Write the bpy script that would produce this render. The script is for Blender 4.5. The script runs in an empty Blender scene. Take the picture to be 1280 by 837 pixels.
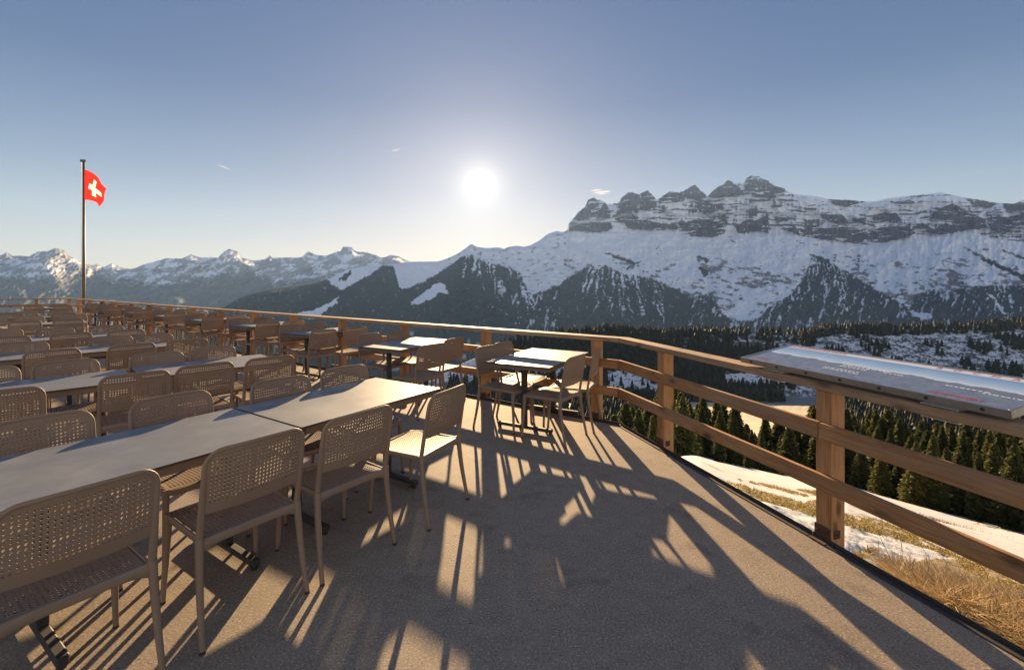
import bpy, bmesh, math, random
import numpy as np
from mathutils import Vector, Matrix

random.seed(7)
rng = np.random.default_rng(11)
R = math.radians
scene = bpy.context.scene
COL = scene.collection
F, YH, CX, H = 570.0, 355.0, 640.0, 1.58      # lens and eye level the place was surveyed with

# ------------------------------------------------------------------ helpers
def link(o, parent=None):
    COL.objects.link(o)
    if parent is not None:
        o.parent = parent
    return o

def new_mesh(name, verts, faces, mat=None, smooth=False):
    me = bpy.data.meshes.new(name)
    me.from_pydata([tuple(v) for v in verts], [], [tuple(f) for f in faces])
    if mat is not None:
        for m in (mat if isinstance(mat, (list, tuple)) else [mat]):
            me.materials.append(m)
    if smooth:
        me.polygons.foreach_set('use_smooth', [True] * len(me.polygons))
    me.update()
    return me

def fast_mesh(name, verts, faces, mat, smooth=False, col=None):
    """verts (N,3) array, faces (M,k) array of one polygon size."""
    verts = np.asarray(verts, dtype=np.float32); faces = np.asarray(faces, dtype=np.int32)
    me = bpy.data.meshes.new(name)
    k = faces.shape[1]
    me.vertices.add(len(verts)); me.vertices.foreach_set('co', verts.ravel())
    me.loops.add(faces.size); me.loops.foreach_set('vertex_index', faces.ravel())
    me.polygons.add(len(faces)); me.polygons.foreach_set('loop_start', np.arange(0, faces.size, k, dtype=np.int32))
    if mat is not None:
        me.materials.append(mat)
    if smooth:
        me.polygons.foreach_set('use_smooth', np.ones(len(faces), dtype=bool))
    if col is not None:
        a = me.color_attributes.new('col', 'FLOAT_COLOR', 'POINT')
        c = np.ones((len(verts), 4), dtype=np.float32); c[:, :3] = col
        a.data.foreach_set('color', c.ravel())
    me.update(calc_edges=True)
    return me

def obj(name, me, parent=None, loc=None, rz=None):
    o = bpy.data.objects.new(name, me)
    if loc is not None: o.location = loc
    if rz is not None: o.rotation_euler = (0, 0, rz)
    return link(o, parent)

def thing(name, label, cat, loc=(0, 0, 0), rz=0, group=None):
    o = bpy.data.objects.new(name, None)
    o.empty_display_size = .2
    o.location = loc; o.rotation_euler = (0, 0, rz)
    tag(o, label, cat, group)
    return link(o)

def tag(o, label=None, cat=None, group=None, kind=None):
    if label: o['label'] = label
    if cat: o['category'] = cat
    if group: o['group'] = group
    if kind: o['kind'] = kind
    return o

class MB:
    """collects shapes into one mesh"""
    def __init__(s): s.v = []; s.f = []
    def add(s, verts, faces):
        b = len(s.v); s.v += [tuple(p) for p in verts]; s.f += [tuple(i + b for i in f) for f in faces]
    def box(s, c, d, rz=0, bev=0):
        x, y, z = d[0] / 2, d[1] / 2, d[2] / 2
        if bev <= 0:
            P = [(sx * x, sy * y, sz * z) for sz in (-1, 1) for sx, sy in ((-1, -1), (1, -1), (1, 1), (-1, 1))]
            Fc = [(3, 2, 1, 0), (4, 5, 6, 7), (0, 1, 5, 4), (1, 2, 6, 5), (2, 3, 7, 6), (3, 0, 4, 7)]
        else:
            bm = bmesh.new(); bmesh.ops.create_cube(bm, size=1)
            for v in bm.verts: v.co = Vector((v.co.x * d[0], v.co.y * d[1], v.co.z * d[2]))
            bmesh.ops.bevel(bm, geom=list(bm.edges), offset=bev, segments=1, affect='EDGES')
            bm.verts.index_update()
            P = [tuple(v.co) for v in bm.verts]; Fc = [tuple(v.index for v in f.verts) for f in bm.faces]; bm.free()
        ca, sa = math.cos(rz), math.sin(rz)
        s.add([(c[0] + p[0] * ca - p[1] * sa, c[1] + p[0] * sa + p[1] * ca, c[2] + p[2]) for p in P], Fc)
    def tube(s, pts, rad, n=8, up=(0, 0, 1), cap=True):
        """rad: list of (a,b) half sizes; a along side vector, b along the other normal"""
        pts = [Vector(p) for p in pts]; m = len(pts); rings = []
        if not isinstance(rad, (list, tuple)): rad = [(rad, rad)] * m
        if not isinstance(rad[0], (list, tuple)): rad = [tuple(rad)] * m
        base = len(s.v)
        for i, p in enumerate(pts):
            t = (pts[min(i + 1, m - 1)] - pts[max(i - 1, 0)]).normalized()
            u = Vector(up); sd = t.cross(u)
            if sd.length < 1e-4: sd = t.cross(Vector((0, 1, 0)))
            sd.normalize(); w = sd.cross(t).normalized()
            for k in range(n):
                a = 2 * math.pi * k / n
                # squarish section
                ca, sa = math.cos(a), math.sin(a)
                q = p + sd * rad[i][0] * (math.copysign(abs(ca) ** .75, ca)) + w * rad[i][1] * (math.copysign(abs(sa) ** .75, sa))
                s.v.append(tuple(q))
        for i in range(m - 1):
            for k in range(n):
                a = base + i * n + k; b = base + i * n + (k + 1) % n
                s.f.append((a, b, b + n, a + n))
        if cap:
            s.f.append(tuple(base + k for k in range(n))[::-1]); s.f.append(tuple(base + (m - 1) * n + k for k in range(n)))
    def mesh(s, name, mat, smooth=False): return new_mesh(name, s.v, s.f, mat, smooth)

def shade_auto(me, ang=40):
    me.polygons.foreach_set('use_smooth', [True] * len(me.polygons))
    bm = bmesh.new(); bm.from_mesh(me)
    bmesh.ops.remove_doubles(bm, verts=bm.verts, dist=1e-5)
    bmesh.ops.recalc_face_normals(bm, faces=bm.faces)
    for e in bm.edges:
        if len(e.link_faces) == 2 and e.calc_face_angle(0) > R(ang): e.smooth = False
    bm.to_mesh(me); bm.free()
    return me

# numpy gradient noise
_perm = rng.permutation(512).astype(np.int64)
_perm = np.concatenate([_perm, _perm, _perm])
_ga = rng.uniform(0, 2 * np.pi, 512)
def perlin(x, y, seed=0):
    x = np.asarray(x, float) + seed * 17.31; y = np.asarray(y, float) + seed * 7.77
    xi = np.floor(x).astype(np.int64); yi = np.floor(y).astype(np.int64)
    xf = x - xi; yf = y - yi
    u = xf * xf * xf * (xf * (xf * 6 - 15) + 10); v = yf * yf * yf * (yf * (yf * 6 - 15) + 10)
    def g(ix, iy, dx, dy):
        h = _perm[(_perm[ix & 511] + iy) & 511]; a = _ga[h]
        return np.cos(a) * dx + np.sin(a) * dy
    n00 = g(xi, yi, xf, yf); n10 = g(xi + 1, yi, xf - 1, yf)
    n01 = g(xi, yi + 1, xf, yf - 1); n11 = g(xi + 1, yi + 1, xf - 1, yf - 1)
    return 1.5 * ((n00 * (1 - u) + n10 * u) * (1 - v) + (n01 * (1 - u) + n11 * u) * v)
def fbm(x, y, oct=5, seed=0, gain=.5):
    s = 0; a = 1; t = 0
    for o in range(oct):
        s = s + a * perlin(x * 2 ** o, y * 2 ** o, seed + o * 3); t += a; a *= gain
    return s / t
def ridged(x, y, oct=5, seed=0, gain=.55):
    s = 0; a = 1; t = 0
    for o in range(oct):
        s = s + a * (1 - 2 * np.abs(perlin(x * 2 ** o, y * 2 ** o, seed + o * 5))); t += a; a *= gain
    return s / t
def smooth(a, b, x):
    t = np.clip((x - a) / (b - a + 1e-12), 0, 1); return t * t * (3 - 2 * t)
def inpoly(x, y, P):
    r = np.zeros(np.shape(x), bool); n = len(P); j = n - 1
    for i in range(n):
        xi, yi = P[i]; xj, yj = P[j]
        if yi != yj:
            c = ((yi > y) != (yj > y)) & (x < (xj - xi) * (y - yi) / (yj - yi) + xi)
            r ^= c
        j = i
    return r
def prof(P):
    P = np.array(P, float); return lambda x: np.interp(x, P[:, 0], P[:, 1])

# ------------------------------------------------------------------ materials
def mat(name):
    m = bpy.data.materials.new(name); m.use_nodes = True
    nt = m.node_tree; b = nt.nodes['Principled BSDF']
    return m, nt, b
def nd(nt, t, **kw):
    n = nt.nodes.new(t)
    for k, v in kw.items():
        if k in n.inputs.keys() if isinstance(k, str) else False: n.inputs[k].default_value = v
        else: setattr(n, k, v)
    return n
def coords(nt, kind='Object', scale=(1, 1, 1)):
    tc = nt.nodes.new('ShaderNodeTexCoord'); mp = nt.nodes.new('ShaderNodeMapping')
    mp.inputs['Scale'].default_value = scale
    nt.links.new(tc.outputs[kind], mp.inputs['Vector']); return mp.outputs['Vector']
def noise(nt, vec, scale, detail=4, rough=.6):
    n = nt.nodes.new('ShaderNodeTexNoise'); n.inputs['Scale'].default_value = scale
    n.inputs['Detail'].default_value = detail; n.inputs['Roughness'].default_value = rough
    nt.links.new(vec, n.inputs['Vector']); return n.outputs['Fac']
def ramp(nt, fac, stops):
    r = nt.nodes.new('ShaderNodeValToRGB'); el = r.color_ramp.elements
    while len(el) < len(stops): el.new(.5)
    for e, (p, c) in zip(el, stops):
        e.position = p; e.color = (*c, 1) if len(c) == 3 else c
    nt.links.new(fac, r.inputs['Fac']); return r.outputs['Color']
def mix(nt, f, a, b, mode='MIX'):
    m = nt.nodes.new('ShaderNodeMix'); m.data_type = 'RGBA'; m.blend_type = mode
    for s, v in ((m.inputs['Factor'], f), (m.inputs['A'], a), (m.inputs['B'], b)):
        pass
    fi = [i for i in m.inputs if i.name == 'Factor' and i.type == 'VALUE'][0]
    ai = [i for i in m.inputs if i.name == 'A' and i.type == 'RGBA'][0]
    bi = [i for i in m.inputs if i.name == 'B' and i.type == 'RGBA'][0]
    for s, v in ((fi, f), (ai, a), (bi, b)):
        if isinstance(v, bpy.types.NodeSocket): nt.links.new(v, s)
        elif isinstance(v, (int, float)): s.default_value = v
        else: s.default_value = (*v, 1)
    return [o for o in m.outputs if o.type == 'RGBA'][0]
def bump(nt, b, h, strength=.3, dist=.002):
    bp = nt.nodes.new('ShaderNodeBump'); bp.inputs['Strength'].default_value = strength
    bp.inputs['Distance'].default_value = dist
    nt.links.new(h, bp.inputs['Height']); nt.links.new(bp.outputs['Normal'], b.inputs['Normal'])
def simple(name, c, rough=.5, metal=0, var=.15, scale=8, bs=.1):
    m, nt, b = mat(name); v = coords(nt)
    n = noise(nt, v, scale, 5)
    nt.links.new(ramp(nt, n, [(.3, tuple(x * (1 - var) for x in c)), (.7, tuple(min(1, x * (1 + var)) for x in c))]), b.inputs['Base Color'])
    b.inputs['Roughness'].default_value = rough; b.inputs['Metallic'].default_value = metal
    if bs: bump(nt, b, noise(nt, v, scale * 12, 3), bs, .001)
    return m

def wood_mat(name, dark, light, grey=0.0):
    m, nt, b = mat(name)
    tc = nt.nodes.new('ShaderNodeTexCoord')
    oi = nt.nodes.new('ShaderNodeObjectInfo')
    comb = nt.nodes.new('ShaderNodeVectorMath'); comb.operation = 'ADD'
    sc = nt.nodes.new('ShaderNodeVectorMath'); sc.operation = 'SCALE'; sc.inputs['Scale'].default_value = 40
    cx = nt.nodes.new('ShaderNodeCombineXYZ')
    for i in range(3): nt.links.new(oi.outputs['Random'], cx.inputs[i])
    nt.links.new(cx.outputs[0], sc.inputs[0]); nt.links.new(tc.outputs['Object'], comb.inputs[0]); nt.links.new(sc.outputs[0], comb.inputs[1])
    def mp(s):
        q = nt.nodes.new('ShaderNodeMapping'); q.inputs['Scale'].default_value = s
        nt.links.new(comb.outputs[0], q.inputs['Vector']); return q.outputs['Vector']
    # knots bend the grain
    vo = nt.nodes.new('ShaderNodeTexVoronoi'); vo.inputs['Scale'].default_value = 1.0; nt.links.new(mp((2.9, 7, 7)), vo.inputs['Vector'])
    kn = ramp(nt, vo.outputs['Distance'], [(.0, (1, 1, 1)), (.10, (.75, .75, .75)), (.2, (.12, .12, .12)), (.33, (0, 0, 0))])
    g1 = nt.nodes.new('ShaderNodeTexNoise'); g1.inputs['Scale'].default_value = 1; g1.inputs['Detail'].default_value = 6
    g1.inputs['Distortion'].default_value = 1.2
    nt.links.new(mp((2.2, 38, 38)), g1.inputs['Vector'])
    g2 = noise(nt, mp((8, 210, 210)), 1, 3)
    big = noise(nt, mp((1.2, 3, 3)), 1, 3)
    c1 = ramp(nt, g1.outputs['Fac'], [(.32, dark), (.5, tuple((a + c) / 2 for a, c in zip(dark, light))), (.68, light)])
    c2 = mix(nt, .35, c1, ramp(nt, g2, [(.3, tuple(x * .45 for x in dark)), (.6, tuple(min(1, x * 1.1) for x in light))]), 'MIX')
    c3 = mix(nt, ramp(nt, big, [(.4, (0, 0, 0)), (.7, (.55, .55, .55))]), c2, tuple(x * .62 for x in dark))
    c4 = mix(nt, kn, c3, tuple(x * .28 for x in dark))
    # drying cracks
    cr = noise(nt, mp((3, 90, 90)), 1, 4, .7)
    gy = noise(nt, mp((.9, 6, 6)), 1, 5)
    c4 = mix(nt, ramp(nt, gy, [(.52, (0, 0, 0)), (.72, (.5, .5, .5))]), c4, (.30, .235, .18))
    c5 = mix(nt, ramp(nt, cr, [(.27, (1, 1, 1)), (.33, (0, 0, 0))]), c4, (.02, .012, .008))
    nt.links.new(c5, b.inputs['Base Color'])
    b.inputs['Roughness'].default_value = .72
    bump(nt, b, g1.outputs['Fac'], .35, .003)
    return m

M = {}
M['wood'] = wood_mat('weathered_pine', (.27, .12, .045), (.56, .30, .13))
M['wood_top'] = wood_mat('handrail_pine', (.24, .13, .075), (.52, .33, .19))
M['plastic'] = simple('taupe_plastic', (.25, .172, .12), .58, 0, .06, 5, .08)
M['steel_dark'] = simple('dark_steel', (.045, .040, .038), .7, 0, .3, 20, .1)
M['apron'] = simple('table_apron', (.17, .13, .10), .5, 0, .15, 10, .1)
M['steel'] = simple('brushed_steel', (.52, .49, .45), .33, .9, .12, 30, .08)
M['pole'] = simple('pole_paint', (.10, .085, .07), .5, .2, .2, 6, .1)
M['rust'] = simple('rusty_bracket', (.10, .05, .035), .8, .2, .4, 25, .4)

# table top: grey stone-look laminate with a dark phenolic edge
m, nt, b = mat('table_laminate'); v = coords(nt)
n1 = noise(nt, v, 5, 8, .65); n2 = noise(nt, v, 70, 4, .6); n3 = noise(nt, v, 2.0, 3)
c = ramp(nt, n1, [(.3, (.125, .138, .158)), (.55, (.165, .178, .20)), (.75, (.215, .226, .245))])
c = mix(nt, ramp(nt, n2, [(.60, (0, 0, 0)), (.72, (.35, .35, .35))]), c, (.13, .12, .12))
nt.links.new(c, b.inputs['Base Color'])
nt.links.new(ramp(nt, n3, [(.3, (.46, .46, .46)), (.7, (.62, .62, .62))]), b.inputs['Roughness']); b.inputs['Specular IOR Level'].default_value = .4
bump(nt, b, n2, .06, .0006); M['table'] = m
M['edge'] = simple('phenolic_edge', (.035, .03, .03), .45, 0, .2, 20, .1)

# deck coating: fine grit
m, nt, b = mat('deck_coating'); v = coords(nt)
n1 = noise(nt, v, .9, 6, .6); n2 = noise(nt, v, 95, 3, .75); n3 = noise(nt, v, 9, 6, .65)
c = ramp(nt, n1, [(.3, (.235, .18, .132)), (.7, (.33, .262, .195))])
c = mix(nt, .55, c, ramp(nt, n3, [(.3, (.22, .17, .127)), (.7, (.36, .285, .212))]))
c = mix(nt, ramp(nt, n2, [(.55, (0, 0, 0)), (.64, (.8, .8, .8))]), c, (.56, .48, .38))
c = mix(nt, ramp(nt, n2, [(.34, (.85, .85, .85)), (.43, (0, 0, 0))]), c, (.09, .07, .055))
vo = nt.nodes.new('ShaderNodeTexVoronoi'); vo.inputs['Scale'].default_value = 7; nt.links.new(v, vo.inputs['Vector'])
c = mix(nt, ramp(nt, vo.outputs['Distance'], [(.028, (1, 1, 1)), (.045, (0, 0, 0))]), c, (.07, .05, .04))
st = noise(nt, v, 2.3, 7, .75)
c = mix(nt, ramp(nt, st, [(.55, (0, 0, 0)), (.64, (.42, .42, .42))]), c, (.12, .092, .075))
nt.links.new(c, b.inputs['Base Color']); b.inputs['Roughness'].default_value = .8; b.inputs['Specular IOR Level'].default_value = .3
bump(nt, b, n2, .38, .003); M['deck'] = m

def attr_mat(name, rough=.8, bscale=0, bstr=0, bdist=1, spec=.3, detail=None):
    m, nt, b = mat(name)
    a = nt.nodes.new('ShaderNodeVertexColor'); a.layer_name = 'col'
    c = a.outputs['Color']
    if detail:
        v = coords(nt)
        n = noise(nt, v, detail, 5, .65)
        c = mix(nt, .5, c, mix(nt, 1.0, c, ramp(nt, n, [(.3, (.55, .55, .55)), (.7, (1.4, 1.4, 1.4))]), 'MULTIPLY'))
    nt.links.new(c, b.inputs['Base Color'])
    b.inputs['Roughness'].default_value = rough; b.inputs['Specular IOR Level'].default_value = spec
    if bscale: bump(nt, b, noise(nt, coords(nt), bscale, 6, .6), bstr, bdist)
    return m
M['mount'] = attr_mat('mountain_snow_rock', .9, 0, 0, 40, .1)

# ------------------------------------------------------------------ railing geometry
C0 = Vector((1.215, 5.13)); dL = Vector((-.8131, .5821)); dR = Vector((.2915, -.9566))
oL = Vector((.5821, .8131)); oR = Vector((.9566, .2915))
C1 = C0 + dL * 25.60; d3 = Vector((-.67, -.7424)); o3 = Vector((-.7424, .67))
def line_isect(p, d, q, e):
    # p + a d = q + b e
    det = d.x * (-e.y) + e.x * d.y
    a = ((q.x - p.x) * (-e.y) + e.x * (q.y - p.y)) / det
    return p + d * a
def mitre(o1, d1, o2, d2, corner, off):
    return line_isect(corner + o1 * off, d1, corner + o2 * off, d2)

def board(name, P4, z0, z1, d, mt, parent, bev=.005):
    """prism from 4 plan points, own axis along d so the grain runs along it"""
    ctr = sum((Vector(p) for p in P4), Vector((0, 0))) / 4
    ang = math.atan2(d.y, d.x); ca, sa = math.cos(-ang), math.sin(-ang)
    loc = []
    for p in P4:
        q = Vector(p) - ctr; loc.append((q.x * ca - q.y * sa, q.x * sa + q.y * ca))
    h = (z1 - z0) / 2
    bm = bmesh.new()
    vs = [bm.verts.new((x, y, -h)) for x, y in loc] + [bm.verts.new((x, y, h)) for x, y in loc]
    for f in ((3, 2, 1, 0), (4, 5, 6, 7), (0, 1, 5, 4), (1, 2, 6, 5), (2, 3, 7, 6), (3, 0, 4, 7)):
        bm.faces.new([vs[i] for i in f])
    bmesh.ops.recalc_face_normals(bm, faces=bm.faces)
    bmesh.ops.bevel(bm, geom=list(bm.edges), offset=bev, segments=2, affect='EDGES', clamp_overlap=True)
    me = bpy.data.meshes.new(name); bm.to_mesh(me); bm.free(); me.materials.append(mt)
    return obj(name, me, parent, (ctr.x, ctr.y, (z0 + z1) / 2), ang)

post_me = None
def post(p, d, o, parent):
    """p on the inner line"""
    global post_me
    if post_me is None:
        # grain along the length: build lying on x, stand it up
        bm = bmesh.new(); bmesh.ops.create_cube(bm, size=1)
        for v in bm.verts: v.co = Vector((v.co.x * 1.475, v.co.y * .10, v.co.z * .12))
        bmesh.ops.bevel(bm, geom=list(bm.edges), offset=.006, segments=2, affect='EDGES')
        post_me = bpy.data.meshes.new('post'); bm.to_mesh(post_me); bm.free(); post_me.materials.append(M['wood'])
    q = bpy.data.objects.new('post', post_me)
    c = p + o * .0605
    X = Vector((0, 0, 1)); Z = Vector((o.x, o.y, 0)); Y = Z.cross(X)
    mtx = Matrix((X, Y, Z)).transposed().to_4x4(); mtx.translation = (c.x, c.y, .9245 - .7375)
    q.matrix_world = mtx; link(q, parent)
    return q
bracket_me = None
def bracket(p, d, o, parent):
    global bracket_me
    if bracket_me is None:
        mb = MB(); mb.box((0, -.004, .045), (.104, .006, .09), 0, .002); mb.box((0, -.03, .004), (.104, .05, .006), 0, .002)
        for sx in (-.03, .03): mb.box((sx, -.012, .055), (.014, .012, .014), 0, .003)
        mb.box((.052, .05, .05), (.006, .05, .05), 0, .002); mb.box((.058, .05, .05), (.014, .014, .014), 0, .003)
        bracket_me = mb.mesh('bracket', M['rust'])
    return obj('bracket', bracket_me, parent, (p.x, p.y, .001), math.atan2(o.y, o.x) - math.pi / 2)

def run(label, A, dA, oA, length, starts, mitreA, mitreB, first, step, n):
    """railing run from A along dA. mitreA/B: (d, o, corner) of the neighbour or None"""
    t = thing('wooden_railing', label, 'railing', (A.x, A.y, 0))
    inv = Matrix.Translation((-A.x, -A.y, 0))
    def endp(off, s):
        if s <= 0 and mitreA: return mitre(oA, dA, mitreA[1], mitreA[0], A, off)
        if s >= length and mitreB: return mitre(oA, dA, mitreB[1], mitreB[0], A + dA * length, off)
        return A + dA * s + oA * off
    kids = []
    def seg(name, o0, o1, z0, z1, m, cuts):
        cs = [0] + [c for c in cuts if 0 < c < length] + [length]
        for a, bq in zip(cs[:-1], cs[1:]):
            ga = .0015 if a > 0 else 0; gb = .0015 if bq < length else 0
            P = [endp(o0, a + ga), endp(o0, bq - gb), endp(o1, bq - gb), endp(o1, a + ga)]
            jz = random.uniform(-.0015, .0015)
            kids.append(board(name, P, z0 + jz, z1 + jz, dA, m, t))
    ps = [first + step * i for i in range(n)]
    seg('handrail', -.025, .135, .9265, .974, M['wood_top'], ps[2::3])
    seg('rail', -.041, -.001, .63, .73, M['wood'], ps[1::3])
    seg('rail', -.041, -.001, .315, .413, M['wood'], ps[2::3])
    for s in ps:
        p = A + dA * s
        kids.append(post(p, dA, oA, t)); kids.append(bracket(p, dA, oA, t))
    for k in kids:
        w = k.matrix_basis.copy(); k.matrix_basis = inv @ w
    return t
rL = run('long wooden railing behind the tables, running from the corner post to the flagpole', C0, dL, oL, 25.60, 0, (dR, oR), (d3, o3), .31, 1.67, 16)
rR = run('wooden railing along the right deck edge carrying the panorama board', C0, dR, oR, 7.2, 0, (dL, oL), None, .748, 1.67, 4)
r3 = run('short far wooden railing turning back left beyond the flagpole', C1, d3, o3, 9.0, 0, (dL, oL), None, .9, 1.5, 6)

# ------------------------------------------------------------------ deck
def poly_slab(name, pts, z0, z1, m):
    bm = bmesh.new()
    a = [bm.verts.new((x, y, z1)) for x, y in pts]; bb = [bm.verts.new((x, y, z0)) for x, y in pts]
    bm.faces.new(a); bm.faces.new(bb[::-1]); n = len(pts)
    for i in range(n): bm.faces.new([a[i], bb[i], bb[(i + 1) % n], a[(i + 1) % n]])
    bmesh.ops.recalc_face_normals(bm, faces=bm.faces)
    me = bpy.data.meshes.new(name); bm.to_mesh(me); bm.free(); me.materials.append(m); return me
PR = C0 + dR * 9.5; P3 = C1 + d3 * 12
deck_pts = [(C0.x, C0.y), (PR.x, PR.y), (PR.x - 6, PR.y - 2.5), (-16, -9), (P3.x, P3.y), (C1.x, C1.y)]
tag(obj('deck', poly_slab('deck', deck_pts, -.24, 0, M['deck'])), kind='structure')
# raised angle strip at the edges
def strip(A, d, o, L, e0, e1):
    mb = MB(); ang = math.atan2(d.y, d.x)
    me = []
    n = int(L // 3) + 1
    for i in range(n):
        a, b2 = L * i / n + .002, L * (i + 1) / n - .002
        c = A + d * ((a + b2) / 2)
        q = c - o * .006; mb.box((q.x, q.y, .014), (b2 - a, .005, .026), ang, .0015)
        q = c - o * .030; mb.box((q.x, q.y, .0035), (b2 - a, .043, .005), ang, .0015)
        q = c + o * .018; mb.box((q.x, q.y, -.16), (b2 - a, .03, .32), ang, .002)
    return mb
mb = strip(C0, dL, oL, 25.5, 0, 0); mb2 = strip(C0 + dR * .03, dR, oR, 9.3, 0, 0); mb.add(mb2.v, mb2.f)
mb3 = strip(C1 + d3 * .03, d3, o3, 11.8, 0, 0); mb.add(mb3.v, mb3.f)
tag(obj('deck_edge', mb.mesh('deck_edge', M['steel_dark'])), kind='structure')

# ------------------------------------------------------------------ chair
HW = .222
def back_y(x, z):
    return .200 + (z - .455) * .17 + .022 * (1 - (x / HW) ** 2) * min(1, max(0, (z - .50) / .12))
def perforate(mb, nx, ny, fmap, keep, hole=.27, th=.0022):
    """nx by ny cells in the unit square, each with an eight-sided hole"""
    ang = [R(225 + 45 * k) for k in range(8)]
    ring = [(0, 0), (.5, 0), (1, 0), (1, .5), (1, 1), (.5, 1), (0, 1), (0, .5)]
    for i in range(nx):
        for j in range(ny):
            V = []; has = keep((i + .5) / nx, (j + .5) / ny)
            outer = [((i + a) / nx, (j + b) / ny) for a, b in ring]
            inner = [((i + .5 + hole * math.cos(a) * 1.02) / nx, (j + .5 + hole * math.sin(a)) / ny) for a in ang]
            if has:
                for side in (1, -1):
                    V += [fmap(u, v, side * th) for u, v in outer] + [fmap(u, v, side * th) for u, v in inner]
                Fc = []
                for k in range(8):
                    q = (k + 1) % 8
                    Fc += [(k, q, 8 + q, 8 + k), (16 + q, 16 + k, 24 + k, 24 + q), (8 + k, 8 + q, 24 + q, 24 + k)]
            else:
                V = [fmap(u, v, th) for u, v in outer] + [fmap(u, v, -th) for u, v in outer]
                Fc = [tuple(range(8)), tuple(range(15, 7, -1))]
            mb.add(V, Fc)
# outline of the back: rounded top corners
RC = .07; ZT = .855
def clamp_back(x, z):
    cx_, cz = HW - RC, ZT - RC
    if abs(x) > cx_ and z > cz:
        dx, dz = abs(x) - cx_, z - cz; r = math.hypot(dx, dz)
        if r > RC: dx *= RC / r; dz *= RC / r
        return math.copysign(cx_ + dx, x), cz + dz
    return x, z
def back_map(u, v, n):
    x = (u - .5) * 2 * (HW - .004); z = .612 + v * (ZT - .004 - .612)
    x, z = clamp_back(x, z)
    return (x, back_y(x, z) + n, z)
def make_back():
    mb = MB()
    def keep(u, v):
        x = (u - .5) * 2 * HW; z = .612 + v * (ZT - .612)
        if abs(x) > HW - .013 or z > ZT - .014: return False
        a, b_ = clamp_back(x * 1.03, z + .009)
        return abs(a - x * 1.03) < 1e-6 and abs(b_ - z - .009) < 1e-6
    perforate(mb, 26, 13, back_map, keep, .255)
    # solid lower band, thicker
    n = 20
    for k in range(n):
        x0, x1 = -HW + 2 * HW * k / n, -HW + 2 * HW * (k + 1) / n
        def col(x):
            t = .0055
            zb = .572 - .010 * (1 - (x / HW) ** 2)
            return [(x, back_y(x, .612) + t * .6, .614), (x, back_y(x, .585) + t, .590), (x, back_y(x, zb) + t * .8, zb), (x, back_y(x, zb) - t * .8, zb), (x, back_y(x, .59) - t, .590), (x, back_y(x, .612) - t * .6, .614)]
        V = col(x0) + col(x1)
        mb.add(V, [(i, (i + 1) % 6, 6 + (i + 1) % 6, 6 + i) for i in range(6)])
    return shade_auto(mb.mesh('backrest', M['plastic']), 35)
def make_back_frame():
    mb = MB(); pts = []; rad = []
    def P(x, z): pts.append((x, back_y(x, z), z))
    for z in (.44, .50, .56, .62, .68, .74, ZT - RC): P(-HW, z); rad.append((.0125 - .0055 * (z - .44) / .35, .016 - .005 * (z - .44) / .35))
    for a in range(15, 91, 15):
        P(-HW + RC - RC * math.cos(R(a)), ZT - RC + RC * math.sin(R(a))); rad.append((.0065, .0095))
    for x in (-.1, -.05, 0, .05, .1): P(x, ZT + .003 * (1 - (x / .15) ** 2)); rad.append((.006, .009))
    n = len(pts)
    for i in range(n - 6 + 0 - 0, -1, -1): pass
    left = [(p, r) for p, r in zip(pts, rad) if p[0] < -.12]
    for p, r in reversed(left): pts.append((-p[0], p[1], p[2])); rad.append(r)
    mb.tube(pts, [(b_, a) for a, b_ in rad], 10, up=(0, 1, 0))
    return shade_auto(mb.mesh('back_frame', M['plastic']), 50)
def seat_z(x, y):
    return .452 - .010 * (1 - (x / .21) ** 2) - .012 * max(0, (-y - .13) / .1) ** 2 - .004 * (1 - ((y + .02) / .22) ** 2)
def make_seat():
    mb = MB()
    def m_(u, v, n):
        y = -.222 + v * .408; w = .205 - .006 * v
        x = (u - .5) * 2 * w; return (x, y, seat_z(x, y) + n)
    perforate(mb, 21, 20, m_, lambda u, v: .04 < u < .96 and .05 < v < .96, .32)
    # rim all round
    pts = []; rad = []
    for x, y in [(.213, .20), (.214, .10), (.215, 0), (.216, -.10), (.214, -.18), (.200, -.222), (.17, -.237), (.09, -.240), (0, -.241)]:
        pts.append((x, y, .438 - .012 * max(0, (-y - .13) / .1) ** 2)); rad.append((.0085, .017))
    L = [((-p[0], p[1], p[2]), r) for p, r in zip(pts[:-1], rad[:-1])]
    pts += [p for p, r in reversed(L)]; rad += [r for p, r in reversed(L)]
    mb.tube(pts, rad, 10, up=(0, 0, 1))
    # rear rail, arched under the back
    pts = []; rad = []
    for k in range(13):
        x = -.215 + .43 * k / 12; e = (abs(x) / .215) ** 6
        pts.append((x, .197, .434 - .010 * e)); rad.append((.013, .020 + .012 * e))
    mb.tube(pts, rad, 10, up=(0, 0, 1))
    return shade_auto(mb.mesh('seat', M['plastic']), 35)
def make_leg(front, s):
    mb = MB()
    if front:
        top = Vector((s * .205, -.212, .445)); bot = Vector((s * .222, -.238, .012)); r0, r1 = .0165, .0115
    else:
        top = Vector((s * .222, .199, .46)); bot = Vector((s * .236, .272, .012)); r0, r1 = .0172, .0115
    pts = []; rad = []
    for k in range(9):
        t = k / 8; p = top.lerp(bot, t)
        if not front: p.y += -.010 * math.sin(math.pi * t)
        rr = r0 + (r1 - r0) * min(1, t * 1.1); pts.append(p); rad.append((rr, rr * 1.05))
    mb.tube(pts, rad, 10, up=(0, 1, 0))
    me = shade_auto(mb.mesh('leg', M['plastic']), 50)
    g = MB(); g.tube([bot, (bot.x, bot.y, .0)], [(.0118, .0118), (.0125, .0125)], 8, up=(0, 1, 0))
    gm = g.mesh('foot_cap', M['edge'])
    return me, gm
seat_me, back_me, frame_me = make_seat(), make_back(), make_back_frame()
leg_me = [make_leg(f, s) for f in (True, False) for s in (-1, 1)]
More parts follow.
